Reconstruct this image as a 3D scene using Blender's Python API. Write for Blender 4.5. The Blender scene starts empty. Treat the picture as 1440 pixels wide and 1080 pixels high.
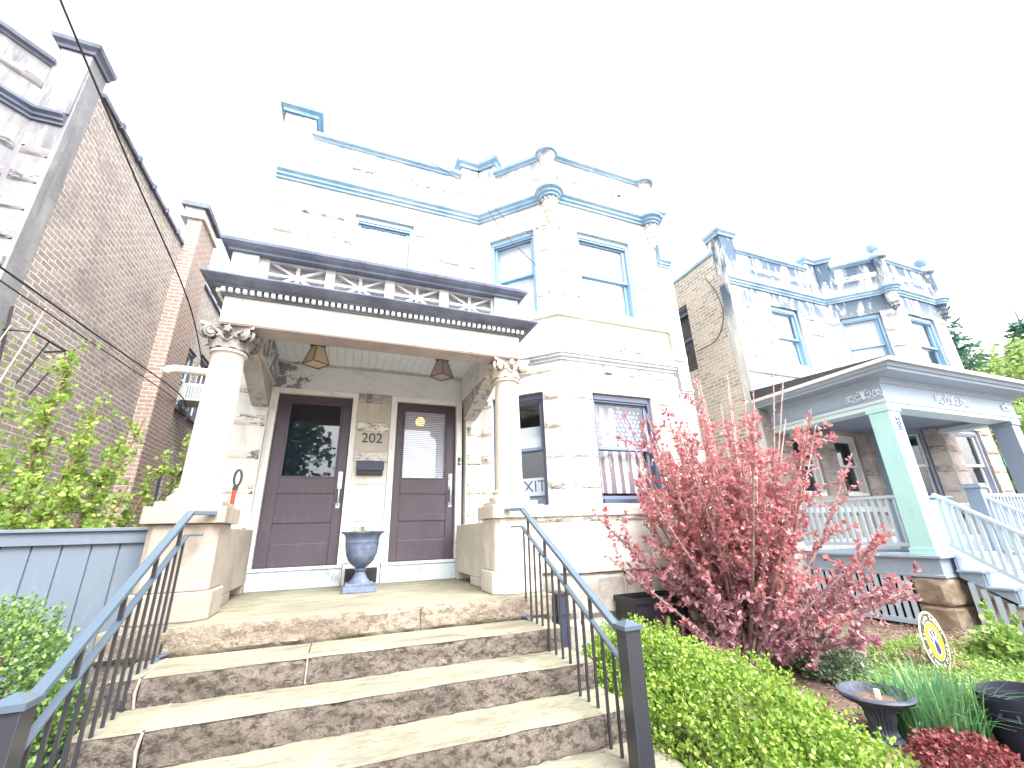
import bpy, math, random
import numpy as np
from mathutils import Vector, Matrix, noise as mnoise
random.seed(7); RNG = np.random.default_rng(11)
SC = bpy.context.scene; COL = SC.collection
R = math.radians

# ------------------------------------------------------------------ camera
cd = bpy.data.cameras.new('camera'); cam = bpy.data.objects.new('camera', cd); COL.objects.link(cam)
YAW, PITCH, ROLL = R(21.6514), R(19.3598), R(-1.7736)
fw = Vector((math.sin(YAW)*math.cos(PITCH), math.cos(YAW)*math.cos(PITCH), math.sin(PITCH)))
rt = Vector((math.cos(YAW), -math.sin(YAW), 0)); up = rt.cross(fw)
c_, s_ = math.cos(ROLL), math.sin(ROLL)
r2 = c_*rt + s_*up; u2 = -s_*rt + c_*up
m3 = Matrix((r2, u2, -fw)).transposed()
cam.matrix_world = Matrix.Translation((0, 0, 0.55)) @ m3.to_4x4()
cd.sensor_width = 36; cd.lens = 592.22/1440*36; cd.clip_start = 0.05; cd.clip_end = 2000
SC.camera = cam
# ------------------------------------------------------------------ sky, sun, exposure
SUN_EL, SUN_AZ = R(52), R(165)          # azimuth from +Y clockwise: the light comes from behind the viewer
w = bpy.data.worlds.new('World'); SC.world = w; w.use_nodes = True
nt = w.node_tree; bg = nt.nodes['Background']
sky = nt.nodes.new('ShaderNodeTexSky'); sky.sky_type = 'NISHITA'; sky.sun_disc = False
sky.sun_elevation = SUN_EL; sky.sun_rotation = SUN_AZ; sky.air_density = 1.2; sky.dust_density = 4.0
hs = nt.nodes.new('ShaderNodeHueSaturation'); hs.inputs['Saturation'].default_value = 0.15; hs.inputs['Value'].default_value = 1.1
nt.links.new(sky.outputs[0], hs.inputs['Color']); nt.links.new(hs.outputs[0], bg.inputs[0]); bg.inputs[1].default_value = 0.15
sl = bpy.data.lights.new('sun', 'SUN'); sl.energy = 1.2; sl.angle = R(35); sl.color = (1.0, 0.95, 0.88)
so = bpy.data.objects.new('sun', sl); COL.objects.link(so)
sd = Vector((math.sin(SUN_AZ)*math.cos(SUN_EL), math.cos(SUN_AZ)*math.cos(SUN_EL), math.sin(SUN_EL)))
so.rotation_euler = sd.to_track_quat('Z', 'Y').to_euler(); so.location = sd*40
SC.view_settings.view_transform = 'Standard'; SC.view_settings.look = 'None'
SC.view_settings.exposure = 2.2; SC.view_settings.gamma = 1.0
SC.cycles.max_bounces = 6; SC.cycles.transparent_max_bounces = 12

# ------------------------------------------------------------------ mesh helpers
class Seg:
    """a straight stretch of wall seen in plan; s runs along it, o outward, z up"""
    def __init__(s, P, Q):
        s.P = Vector((P[0], P[1], 0)); s.Q = Vector((Q[0], Q[1], 0)); s.L = (s.Q-s.P).length
        s.d = (s.Q-s.P)/s.L; s.n = Vector((s.d.y, -s.d.x, 0))
    def pt(s, a, o, z): return s.P + s.d*a + s.n*o + Vector((0, 0, z))

class MB:
    def __init__(s): s.v = []; s.f = []; s.m = []; s.cur = 0
    def add(s, vs, fs):
        b = len(s.v); s.v += [tuple(q) for q in vs]; s.f += [tuple(i+b for i in f) for f in fs]; s.m += [s.cur]*len(fs)
    def hexa(s, p): s.add(p, [(0,3,2,1),(4,5,6,7),(0,1,5,4),(1,2,6,5),(2,3,7,6),(3,0,4,7)])
    def box(s, x0, y0, z0, x1, y1, z1):
        s.hexa([(x0,y0,z0),(x1,y0,z0),(x1,y1,z0),(x0,y1,z0),(x0,y0,z1),(x1,y0,z1),(x1,y1,z1),(x0,y1,z1)])
    def lbox(s, g, a0, a1, o0, o1, z0, z1):
        s.hexa([g.pt(a0,o1,z0),g.pt(a1,o1,z0),g.pt(a1,o0,z0),g.pt(a0,o0,z0),g.pt(a0,o1,z1),g.pt(a1,o1,z1),g.pt(a1,o0,z1),g.pt(a0,o0,z1)])
    def bar(s, p, q, w_, h, upv=(0,0,1)):
        p = Vector(p); q = Vector(q); d = (q-p).normalized(); u = Vector(upv)
        l = d.cross(u).normalized(); u = l.cross(d).normalized(); a = l*w_/2; b = u*h/2
        s.hexa([p-a-b, p+a-b, q+a-b, q-a-b, p-a+b, p+a+b, q+a+b, q-a+b])
    def tube(s, pts, r, n=8):
        pts = [Vector(p) for p in pts]; k = len(pts); rs = r if isinstance(r, (list, tuple)) else [r]*k
        ref = None; vs = []
        for i, p in enumerate(pts):
            d = (pts[min(i+1, k-1)]-pts[max(i-1, 0)]).normalized()
            if ref is None: ref = Vector((0,0,1)) if abs(d.z) < .9 else Vector((1,0,0))
            a = d.cross(ref).normalized(); b = a.cross(d).normalized(); ref = b
            for j in range(n):
                t = 2*math.pi*j/n; vs.append(p + (a*math.cos(t)+b*math.sin(t))*rs[i])
        fs = []
        for i in range(k-1):
            for j in range(n):
                fs.append((i*n+j, i*n+(j+1) % n, (i+1)*n+(j+1) % n, (i+1)*n+j))
        fs.append(tuple(range(n-1, -1, -1))); fs.append(tuple((k-1)*n+j for j in range(n)))
        s.add(vs, fs)
    def lathe(s, prof, c=(0,0,0), n=32, flute=0, fl_r=None):
        vs = []
        for (r, z) in prof:
            for j in range(n):
                t = 2*math.pi*j/n; rr = r
                if flute and fl_r and fl_r[0] <= z <= fl_r[1]: rr = r*(1-0.06*(1+math.cos(flute*t)))
                vs.append((c[0]+rr*math.cos(t), c[1]+rr*math.sin(t), c[2]+z))
        fs = []; k = len(prof)
        for i in range(k-1):
            for j in range(n): fs.append((i*n+j, i*n+(j+1) % n, (i+1)*n+(j+1) % n, (i+1)*n+j))
        if prof[0][0] > 1e-4: fs.append(tuple(range(n-1, -1, -1)))
        if prof[-1][0] > 1e-4: fs.append(tuple((k-1)*n+j for j in range(n)))
        s.add(vs, fs)
    def prism(s, poly, off):
        n = len(poly); off = Vector(off); a = [Vector(p) for p in poly]; b = [p+off for p in a]
        s.add(a+b, [tuple(range(n-1, -1, -1)), tuple(range(n, 2*n))] + [(i, (i+1) % n, n+(i+1) % n, n+i) for i in range(n)])
    def sweep(s, path, prof):
        path = [Vector((p[0], p[1], 0)) for p in path]; k = len(path); ns = []
        for i in range(k-1):
            d = (path[i+1]-path[i]).normalized(); ns.append(Vector((d.y, -d.x, 0)))
        mit = []
        for i in range(k):
            if i == 0: mit.append(ns[0])
            elif i == k-1: mit.append(ns[-1])
            else: mit.append((ns[i-1]+ns[i])/(1+ns[i-1].dot(ns[i])))
        m = len(prof); vs = []
        for i in range(k):
            for (o, z) in prof:
                q = path[i]+mit[i]*o; vs.append((q.x, q.y, z))
        fs = []
        for i in range(k-1):
            for j in range(m): fs.append((i*m+j, (i+1)*m+j, (i+1)*m+(j+1) % m, i*m+(j+1) % m))
        fs.append(tuple(range(m))); fs.append(tuple((k-1)*m+j for j in range(m-1, -1, -1)))
        s.add(vs, fs)
    def wall(s, g, z0, z1, ops=(), depth=.2, a0=0, a1=None):
        a1 = g.L if a1 is None else a1
        A = sorted({a0, a1} | {q for o in ops for q in o[:2] if a0 < q < a1}); Z = sorted({z0, z1} | {q for o in ops for q in o[2:4] if z0 < q < z1})
        for i in range(len(A)-1):
            for j in range(len(Z)-1):
                ca = (A[i]+A[i+1])/2; cz = (Z[j]+Z[j+1])/2
                if any(o[0] < ca < o[1] and o[2] < cz < o[3] for o in ops): continue
                s.add([g.pt(A[i],0,Z[j]),g.pt(A[i+1],0,Z[j]),g.pt(A[i+1],0,Z[j+1]),g.pt(A[i],0,Z[j+1])], [(0,1,2,3)])
        for o in ops:
            p = [g.pt(o[0],0,o[2]),g.pt(o[1],0,o[2]),g.pt(o[1],0,o[3]),g.pt(o[0],0,o[3])]; q = [x-g.n*depth for x in p]
            s.add(p+q, [(0,4,5,1),(1,5,6,2),(2,6,7,3),(3,7,4,0)])
    def rough(s, g, a0, a1, z0, z1, out=.02, amp=.03, step=.05, nz=5, fq=7.0, edge=0.0):
        n = max(2, int((a1-a0)/step)); vs = []
        for i in range(n+1):
            for j in range(nz+1):
                a = a0+(a1-a0)*i/n; z = z0+(z1-z0)*j/nz; p = g.pt(a, 0, z)
                if i in (0, n) or j in (0, nz): o = edge
                else:
                    v = mnoise.noise(p*fq)*.6+mnoise.noise(p*fq*2.7+Vector((9,3,1)))*.5+abs(mnoise.noise(p*fq*.5))*.5
                    o = max(.004, out+amp*v)
                q = g.pt(a, o, z); vs.append(q)
        fs = [(i*(nz+1)+j, (i+1)*(nz+1)+j, (i+1)*(nz+1)+j+1, i*(nz+1)+j+1) for i in range(n) for j in range(nz)]
        s.add(vs, fs)
    def build(s, name, mats, parent=None, smooth=False, bevel=0):
        me = bpy.data.meshes.new(name); me.from_pydata(s.v, [], s.f)
        if not isinstance(mats, (list, tuple)): mats = [mats]
        for q in mats: me.materials.append(q)
        if len(mats) > 1: me.polygons.foreach_set('material_index', s.m)
        if smooth:
            me.polygons.foreach_set('use_smooth', [True]*len(me.polygons))
            me.set_sharp_from_angle(angle=R(40))
        me.update()
        o = bpy.data.objects.new(name, me); COL.objects.link(o)
        if parent: o.parent = parent
        if bevel:
            b = o.modifiers.new('bevel', 'BEVEL'); b.width = bevel; b.segments = 2; b.limit_method = 'ANGLE'; b.angle_limit = R(35)
        return o

def tag(o, label=None, cat=None, group=None, kind=None):
    if label: o['label'] = label
    if cat: o['category'] = cat
    if group: o['group'] = group
    if kind: o['kind'] = kind
    return o
def thing(name, label, cat, loc=(0,0,0), group=None):
    o = bpy.data.objects.new(name, None); COL.objects.link(o); o.location = loc; o.empty_display_size = .1
    return tag(o, label, cat, group)
def copy_tree(o, parent=None):
    c = o.copy(); COL.objects.link(c)
    if parent: c.parent = parent
    for ch in list(o.children): copy_tree(ch, c)
    return c
def text_mesh(body, size, ext=.004):
    cu = bpy.data.curves.new('lettering', 'FONT'); cu.body = body; cu.size = size; cu.extrude = ext; cu.align_x = 'CENTER'; cu.align_y = 'CENTER'
    o = bpy.data.objects.new('lettering', cu); COL.objects.link(o); bpy.context.view_layer.update()
    me = bpy.data.meshes.new_from_object(o.evaluated_get(bpy.context.evaluated_depsgraph_get()))
    bpy.data.objects.remove(o); return me
def lettering(name, body, size, mat_, M4, parent=None, ext=.004):
    me = text_mesh(body, size, ext); me.transform(M4); me.materials.clear(); me.materials.append(mat_)
    o = bpy.data.objects.new(name, me); COL.objects.link(o)
    if parent: o.parent = parent
    return o
def frame4(x, y, z, loc):       # matrix whose columns are the given axes
    return Matrix(((x[0],y[0],z[0],loc[0]),(x[1],y[1],z[1],loc[1]),(x[2],y[2],z[2],loc[2]),(0,0,0,1)))

# ------------------------------------------------------------------ materials
def newmat(name, rough=.7, spec=.5, metal=0):
    m = bpy.data.materials.new(name); m.use_nodes = True; b = m.node_tree.nodes['Principled BSDF']
    b.inputs['Roughness'].default_value = rough; b.inputs['Metallic'].default_value = metal
    b.inputs['Specular IOR Level'].default_value = spec
    return m, m.node_tree, b
def N(nt, t, **k):
    n = nt.nodes.new(t)
    for a, v in k.items(): setattr(n, a, v)
    return n
def pos(nt, scale=(1,1,1)):
    g = N(nt, 'ShaderNodeNewGeometry'); mp = N(nt, 'ShaderNodeMapping'); mp.inputs['Scale'].default_value = scale
    nt.links.new(g.outputs['Position'], mp.inputs['Vector']); return mp.outputs[0]
def noi(nt, vec, scale, detail=4, rough=.6):
    n = N(nt, 'ShaderNodeTexNoise'); n.inputs['Scale'].default_value = scale; n.inputs['Detail'].default_value = detail; n.inputs['Roughness'].default_value = rough
    nt.links.new(vec, n.inputs['Vector']); return n.outputs['Fac']
def ramp(nt, fac, a, b):
    r = N(nt, 'ShaderNodeMapRange'); r.inputs[1].default_value = a; r.inputs[2].default_value = b; r.interpolation_type = 'SMOOTHSTEP'
    nt.links.new(fac, r.inputs[0]); return r.outputs[0]
def mix(nt, f, a, b, mode='MIX'):
    n = N(nt, 'ShaderNodeMix', data_type='RGBA', blend_type=mode)
    for v, i in ((f, 0), (a, 6), (b, 7)):
        if isinstance(v, bpy.types.NodeSocket): nt.links.new(v, n.inputs[i])
        else: n.inputs[i].default_value = v if i == 0 else (*v[:3], 1)
    return n.outputs[2]
def mul(nt, a, b):
    n = N(nt, 'ShaderNodeMath', operation='MULTIPLY')
    for v, i in ((a, 0), (b, 1)):
        if isinstance(v, bpy.types.NodeSocket): nt.links.new(v, n.inputs[i])
        else: n.inputs[i].default_value = v
    return n.outputs[0]
def bump(nt, b, h, dist=.01, st=.6):
    n = N(nt, 'ShaderNodeBump'); n.inputs['Distance'].default_value = dist; n.inputs['Strength'].default_value = st
    nt.links.new(h, n.inputs['Height']); nt.links.new(n.outputs[0], b.inputs['Normal'])
def stone(name, c1, c2, stain, amt=.5, sc=1.2, bmp=.008, rough=.85, grain=45, lo=.5, hi=.72, zones=None):
    m, nt, b = newmat(name, rough, .3)
    p = pos(nt); col = mix(nt, ramp(nt, noi(nt, p, sc, 5), .35, .65), c1, c2)
    g = noi(nt, p, grain, 3, .7); col = mix(nt, .35, col, mix(nt, g, (.55,.55,.55), (1.35,1.35,1.35)), 'MULTIPLY')
    st = ramp(nt, noi(nt, pos(nt, (5,5,.55) if not zones else (2.4,2.4,.6)), 1.6, 6, .68), lo, hi); pt = ramp(nt, noi(nt, p, .9, 4), .38, .62)
    fac = mul(nt, mul(nt, st, pt), amt)
    if zones:       # rain stains hang below the ledges they run from
        sp = N(nt, 'ShaderNodeSeparateXYZ'); nt.links.new(p, sp.inputs[0]); cr = N(nt, 'ShaderNodeValToRGB'); el = cr.color_ramp.elements
        while len(el) < len(zones): el.new(.5)
        for i, (z, v) in enumerate(zones): el[i].position = z/8; el[i].color = (v, v, v, 1)
        nt.links.new(mul(nt, sp.outputs[2], .125), cr.inputs[0]); fac = mul(nt, st, mul(nt, cr.outputs[0], amt))
    col = mix(nt, fac, col, stain)
    nt.links.new(col, b.inputs['Base Color']); bump(nt, b, noi(nt, p, 22, 6, .7), bmp); return m
def paint(name, c, rough=.45, var=.12, spec=.5, dirt=None, damt=.4, metal=0, bmp=.0015):
    m, nt, b = newmat(name, rough, spec, metal); p = pos(nt)
    f = noi(nt, p, 3.5, 5); lo = [q*(1-var) for q in c]; hi = [min(1, q*(1+var)) for q in c]
    col = mix(nt, f, lo, hi)
    if dirt: col = mix(nt, mul(nt, ramp(nt, noi(nt, pos(nt, (3,3,1.2)), 4, 6, .7), .52, .66), damt), col, dirt)
    nt.links.new(col, b.inputs['Base Color']); bump(nt, b, noi(nt, p, 40, 4), bmp, .5); return m
def brick(name, c1, c2, mortar, patch, pamt=.5):
    m, nt, b = newmat(name, .9, .2)
    g = N(nt, 'ShaderNodeNewGeometry'); sp = N(nt, 'ShaderNodeSeparateXYZ'); nt.links.new(g.outputs['Position'], sp.inputs[0])
    ad = N(nt, 'ShaderNodeMath', operation='ADD'); nt.links.new(sp.outputs[0], ad.inputs[0]); nt.links.new(sp.outputs[1], ad.inputs[1])
    cb = N(nt, 'ShaderNodeCombineXYZ'); nt.links.new(ad.outputs[0], cb.inputs[0])
    wob = mul(nt, noi(nt, g.outputs['Position'], 3.0, 2), .03); az = N(nt, 'ShaderNodeMath', operation='ADD'); nt.links.new(sp.outputs[2], az.inputs[0]); nt.links.new(wob, az.inputs[1])
    nt.links.new(az.outputs[0], cb.inputs[1])
    t = N(nt, 'ShaderNodeTexBrick'); t.inputs['Scale'].default_value = 1; t.inputs['Brick Width'].default_value = .215; t.inputs['Row Height'].default_value = .082
    t.inputs['Mortar Size'].default_value = .013; t.inputs['Mortar Smooth'].default_value = .3; t.inputs['Bias'].default_value = 0.0
    t.inputs['Color1'].default_value = (*c1, 1); t.inputs['Color2'].default_value = (*c2, 1); t.inputs['Mortar'].default_value = (*mortar, 1)
    nt.links.new(cb.outputs[0], t.inputs['Vector'])
    p = g.outputs['Position']
    col = mix(nt, mul(nt, ramp(nt, noi(nt, p, 1.1, 6, .7), .45, .66), pamt), t.outputs['Color'], patch)
    col = mix(nt, .5, col, mix(nt, noi(nt, p, 14, 4, .7), (.25,.25,.25), (1.75,1.75,1.75)), 'MULTIPLY')
    nt.links.new(col, b.inputs['Base Color'])
    inv = N(nt, 'ShaderNodeMath', operation='SUBTRACT'); inv.inputs[0].default_value = 1; nt.links.new(t.outputs['Fac'], inv.inputs[1])
    hh = N(nt, 'ShaderNodeMath', operation='ADD'); nt.links.new(inv.outputs[0], hh.inputs[0]); nt.links.new(mul(nt, noi(nt, p, 30, 4), .8), hh.inputs[1])
    bump(nt, b, hh.outputs[0], .012, .9); return m
def leafmat(name, cols, rough=.5, trans=.35, spec=.4):
    m, nt, b = newmat(name, rough, spec)
    g = N(nt, 'ShaderNodeNewGeometry'); cr = N(nt, 'ShaderNodeValToRGB'); e = cr.color_ramp.elements
    while len(e) < len(cols): e.new(.5)
    for i, c in enumerate(cols): e[i].position = i/(len(cols)-1); e[i].color = (*c, 1)
    nt.links.new(g.outputs['Random Per Island'], cr.inputs[0]); nt.links.new(cr.outputs[0], b.inputs['Base Color'])
    tr = N(nt, 'ShaderNodeBsdfTranslucent'); nt.links.new(cr.outputs[0], tr.inputs[0])
    ms = N(nt, 'ShaderNodeMixShader'); ms.inputs[0].default_value = trans
    nt.links.new(b.outputs[0], ms.inputs[1]); nt.links.new(tr.outputs[0], ms.inputs[2])
    nt.links.new(ms.outputs[0], nt.nodes['Material Output'].inputs[0]); return m
def glassmat(name, refl=.12, tint=(.9,.93,.97)):
    m = bpy.data.materials.new(name); m.use_nodes = True; nt = m.node_tree; nt.nodes.clear()
    o = N(nt, 'ShaderNodeOutputMaterial'); t = N(nt, 'ShaderNodeBsdfTransparent'); t.inputs[0].default_value = (*tint, 1)
    g = N(nt, 'ShaderNodeBsdfGlossy'); g.inputs['Roughness'].default_value = .02; g.inputs[0].default_value = (1,1,1,1)
    f = N(nt, 'ShaderNodeLayerWeight'); f.inputs[0].default_value = .5
    pw = N(nt, 'ShaderNodeMath', operation='POWER'); nt.links.new(f.outputs['Facing'], pw.inputs[0]); pw.inputs[1].default_value = 4.0
    a = N(nt, 'ShaderNodeMath', operation='MULTIPLY_ADD'); nt.links.new(pw.outputs[0], a.inputs[0]); a.inputs[1].default_value = .8; a.inputs[2].default_value = refl*.5; a.use_clamp = True
    ms = N(nt, 'ShaderNodeMixShader'); nt.links.new(a.outputs[0], ms.inputs[0]); nt.links.new(t.outputs[0], ms.inputs[1]); nt.links.new(g.outputs[0], ms.inputs[2]); nt.links.new(ms.outputs[0], o.inputs[0])
    return m

LIME = stone('limestone', (.70,.67,.60), (.80,.78,.72), (.20,.25,.33), 1.0, lo=.40, hi=.60, zones=[(0,.25),(2.6,.3),(2.85,.6),(3.0,.1),(4.9,.1),(5.6,.35),(5.72,.4),(5.8,.1),(6.1,.3),(6.7,1)])
LIMEB = stone('limestone_porch', (.47,.42,.36), (.60,.56,.49), (.30,.25,.21), .7, 1.6)
LIMEL = stone('weathered_limestone', (.20,.20,.215), (.31,.315,.32), (.10,.10,.12), .9, 1.8, lo=.42, hi=.62)
ZN = [(0,.25),(2.7,.35),(3.5,.25),(4.7,.35),(5.3,.9),(5.70,1),(5.78,.5),(5.95,.6),(6.15,1),(6.7,1)]
LIMER = stone('limestone_streaked', (.62,.62,.60), (.74,.73,.70), (.07,.11,.165), 1.0, 1.2, lo=.36, hi=.54, zones=ZN)
BROWNST = stone('shaded_brown_stone', (.28,.245,.225), (.42,.375,.34), (.12,.11,.11), .6, 2.0)  # brown stone, its tone also carrying shade from under the porch
def roughstone(name, c1, c2, vein, amt=.8):
    m, nt, b = newmat(name, .9, .2); p = pos(nt); col = mix(nt, noi(nt, p, 3, 4), c1, c2)
    v = ramp(nt, noi(nt, pos(nt, (4,4,13)), 2.2, 6, .72), .50, .57); v2 = ramp(nt, noi(nt, p, 1.7, 3), .40, .58)
    col = mix(nt, mul(nt, mul(nt, v, v2), amt), col, vein); nt.links.new(col, b.inputs['Base Color']); bump(nt, b, noi(nt, p, 24, 6, .7), .012); return m
ROUGH = roughstone('rock_faced_limestone', (.56,.53,.47), (.72,.69,.63), (.10,.10,.115), .9); ROUGHL = roughstone('rock_faced_grey_stone', (.17,.165,.175), (.27,.26,.27), (.055,.055,.065))
ROUGHR = roughstone('rock_faced_streaked_stone', (.60,.60,.58), (.72,.71,.69), (.05,.075,.11), 1.0); ROUGHB = roughstone('shaded_rock_faced_stone', (.26,.23,.21), (.38,.335,.305), (.11,.105,.105))
STRING = stone('shadow_grey_string_stone', (.42,.43,.47), (.55,.55,.57), (.20,.21,.26), .7, 2.0)  # greyed to stand in for the shadow lines of the moulding
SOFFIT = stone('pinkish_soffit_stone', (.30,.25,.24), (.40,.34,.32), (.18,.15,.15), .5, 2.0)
BRACK = stone('grey_bracket_stone', (.36,.34,.33), (.48,.45,.43), (.15,.15,.18), .8, 2.0, lo=.5, hi=.56)
TRIM = stone('dark_cornice_stone', (.095,.11,.155), (.16,.185,.25), (.06,.068,.095), .5, 2.5)
TRIMU = stone('flare_blue_coping_stone', (.19,.32,.46), (.36,.50,.62), (.12,.19,.28), .6, 1.2)  # blue tint of the lens flare put into the stone colour
TRIML = stone('slate_coping_stone', (.10,.11,.15), (.17,.19,.25), (.06,.065,.08), .5, 2.0)
GREEN = stone('lichen_grey_stone', (.26,.32,.32), (.42,.50,.47), (.16,.19,.19), .6, 4.0)
def tread(name, c1, c2, st1, st2):
    m, nt, b = newmat(name, .88, .25); p = pos(nt); col = mix(nt, ramp(nt, noi(nt, p, 1.3, 5), .35, .65), c1, c2)
    col = mix(nt, mul(nt, ramp(nt, noi(nt, pos(nt, (1.6,6,3)), 1.5, 7, .72), .47, .66), .8), col, st1)
    col = mix(nt, mul(nt, ramp(nt, noi(nt, pos(nt, (5,14,5)), 2.2, 5, .7), .56, .68), .7), col, st2)
    col = mix(nt, .4, col, mix(nt, noi(nt, p, 70, 4, .75), (.4,.4,.4), (1.6,1.6,1.6)), 'MULTIPLY')
    nt.links.new(col, b.inputs['Base Color']); bump(nt, b, noi(nt, p, 40, 6, .75), .008); return m
def riser(name, cs, pits):
    m, nt, b = newmat(name, .95, .2); p = pos(nt); col = mix(nt, ramp(nt, noi(nt, p, 2.2, 4), .35, .65), cs[0], cs[1])
    f = noi(nt, pos(nt, (1,1,1.6)), 16, 8, .78); col = mix(nt, mul(nt, ramp(nt, f, .46, .60), .9), col, pits)
    col = mix(nt, .6, col, mix(nt, noi(nt, p, 55, 5, .8), (.15,.15,.15), (1.85,1.85,1.85)), 'MULTIPLY')
    nt.links.new(col, b.inputs['Base Color']); bump(nt, b, noi(nt, p, 19, 8, .78), .06, 1.0); return m
STEP = tread('step_tread_stone', (.20,.188,.145), (.265,.262,.19), (.13,.11,.09), (.10,.088,.075))
RISER = riser('step_riser_stone', ((.29,.245,.21), (.20,.17,.145)), (.07,.058,.05))
RISER1 = riser('porch_edge_stone', ((.33,.27,.215), (.43,.375,.30)), (.20,.155,.12))
PED = stone('tan_pedestal_stone', (.28,.235,.20), (.375,.335,.285), (.22,.175,.145), .7, 1.8)
FOUND = stone('foundation_stone', (.42,.39,.34), (.56,.53,.48), (.25,.22,.20), .6, 2.2, .02)
PIERST = stone('brown_pier_stone', (.24,.18,.13), (.36,.29,.22), (.12,.09,.07), .6, 2.6, .03)
BRICKL = brick('old_brick', (.37,.315,.285), (.265,.232,.215), (.53,.495,.455), (.22,.19,.19), .5)
BRICKC = brick('red_chimney_brick', (.33,.235,.20), (.27,.20,.175), (.48,.42,.375), (.36,.31,.28), .5)
BRICKR = brick('buff_brick', (.58,.53,.44), (.33,.295,.275), (.70,.67,.61), (.62,.58,.51), .5)
DOOR = paint('plum_brown_paint', (.068,.051,.068), .42, .15, .5, (.12,.09,.10), .35)
WHITE = paint('white_paint', (.74,.73,.71), .5, .06, .4, (.45,.43,.41), .35)
CEIL = paint('white_ceiling_paint', (.63,.67,.71), .6, .05, .3, (.5,.49,.46), .3)
PEEL, nt, b = newmat('peeling_white_paint', .7, .3); p = pos(nt); sp = N(nt, 'ShaderNodeSeparateXYZ'); nt.links.new(p, sp.inputs[0])
col = mix(nt, noi(nt, p, 2.5, 5), (.58,.60,.61), (.66,.68,.69)); col = mix(nt, mul(nt, ramp(nt, noi(nt, pos(nt, (1,1,2)), 3.0, 5, .7), .52, .66), .5), col, (.42,.42,.40))
xm = ramp(nt, sp.outputs[0], -.30, -.85); ad = N(nt, 'ShaderNodeMath', operation='MULTIPLY_ADD'); nt.links.new(xm, ad.inputs[0]); ad.inputs[1].default_value = .26; nt.links.new(noi(nt, p, 7.5, 7, .75), ad.inputs[2]); bl = ramp(nt, ad.outputs[0], .72, .745)
col = mix(nt, mul(nt, bl, .9), col, (.17,.17,.20)); nt.links.new(col, b.inputs['Base Color']); bump(nt, b, bl, .004, .5)
SILL = paint('pale_blue_sill_paint', (.50,.57,.60), .6, .1, .3, (.27,.28,.27), .7)
NAVY = paint('dark_navy_window_paint', (.075,.095,.15), .35, .1)
NAVYL = paint('slate_window_paint', (.15,.20,.29), .35, .1)
SASHU = paint('blue_grey_sash_paint', (.22,.36,.50), .4, .1)
IRON = paint('black_iron_paint', (.025,.026,.034), .30, .2, .6, metal=0)
IRONB = paint('sheen_blue_iron_paint', (.06,.09,.125), .24, .15, .8)  # light blue sheen of the rails put into the base colour
FENCE = paint('blue_grey_fence_paint', (.112,.142,.18), .55, .08, .4, (.15,.185,.225), .35)
PORCH = paint('pale_grey_blue_porch_paint', (.29,.36,.45), .5, .06, .4, (.20,.25,.32), .3)
POST = paint('aqua_post_paint', (.40,.66,.64), .5, .06, .4, (.30,.46,.47), .3)
PORCHD = paint('slate_porch_paint', (.24,.285,.36), .5, .08, .4)
ORN = paint('white_relief_paint', (.62,.68,.74), .5, .05)
PEWTER = stone('blue_pewter_urn', (.075,.095,.15), (.14,.17,.245), (.07,.08,.11), .5, 9.0, .004, .6, 60)
BLACKURN = stone('black_urn', (.045,.052,.075), (.085,.095,.13), (.03,.03,.04), .5, 9.0, .004, .5, 60)
FELT = paint('black_felt_fabric', (.028,.028,.046), .95, .15, .1)
BLACK = paint('black_plastic', (.022,.023,.03), .45, .2)
NAVYBOX = paint('navy_box_paint', (.028,.032,.07), .5, .15)
CHROME = paint('brushed_chrome', (.48,.51,.54), .28, .06, .6, metal=.7)
BRONZE = paint('bronze_lamp_frame', (.13,.085,.06), .45, .15, metal=.4)
LAMPG = paint('tan_lamp_glass', (.55,.43,.32), .35, .08)
LAMPG2 = paint('mauve_lamp_glass', (.36,.29,.29), .35, .08)
RED = paint('red_plastic', (.62,.045,.025), .35, .05)
YEL = paint('sign_yellow', (.80,.62,.02), .4, .03); SIGNN = paint('sign_navy', (.035,.03,.13), .4, .05); SIGNK = paint('sign_black', (.05,.05,.045), .4, .05); SIGNW = paint('sign_cream', (.82,.81,.68), .4, .03)
TEAL = paint('street_sign_green', (.02,.30,.27), .4, .05)
BLIND = paint('white_blind', (.90,.90,.88), .7, .03); SLAT = paint('venetian_slat', (.84,.77,.78), .5, .03)
AQUAB = paint('aqua_blind', (.34,.66,.66), .7, .04)
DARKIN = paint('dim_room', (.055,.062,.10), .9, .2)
GLASS = glassmat('window_glass', .10); GLASSD = glassmat('door_glass', .10)
FLAGW = paint('flag_white', (.74,.71,.66), .8, .05); FLAGR = paint('flag_faded_red', (.27,.20,.195), .8, .08); FLAGB = paint('flag_blue', (.10,.14,.26), .8, .08)
JOINT = paint('pale_mortar', (.30,.27,.235), .9, .15)
MULCH = stone('mulch_soil', (.10,.068,.052), (.20,.145,.115), (.05,.035,.03), .7, 6.0, .03, .95, 60)
DRY = leafmat('dry_straw', [(.30,.22,.15),(.45,.36,.25),(.22,.14,.10)], .9, .1)
WOOD = stone('bark_grey', (.15,.10,.085), (.26,.19,.16), (.08,.05,.045), .5, 12, .006)
TWIG = stone('pale_pinkish_bark', (.42,.32,.30), (.56,.46,.42), (.20,.12,.11), .4, 12, .004)
TWIGG = stone('red_brown_twig', (.15,.085,.055), (.22,.14,.09), (.09,.05,.035), .4, 12, .004)
CONC = stone('concrete_walk', (.40,.38,.35), (.48,.46,.43), (.28,.26,.25), .5, 1.0)
ASPH = stone('asphalt', (.045,.045,.047), (.06,.06,.062), (.03,.03,.03), .4, 1.0)
TILE = paint('dark_roof_tar', (.05,.052,.06), .7, .2)
CABLE = paint('black_cable_rubber', (.03,.032,.042), .6, .1)
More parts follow.
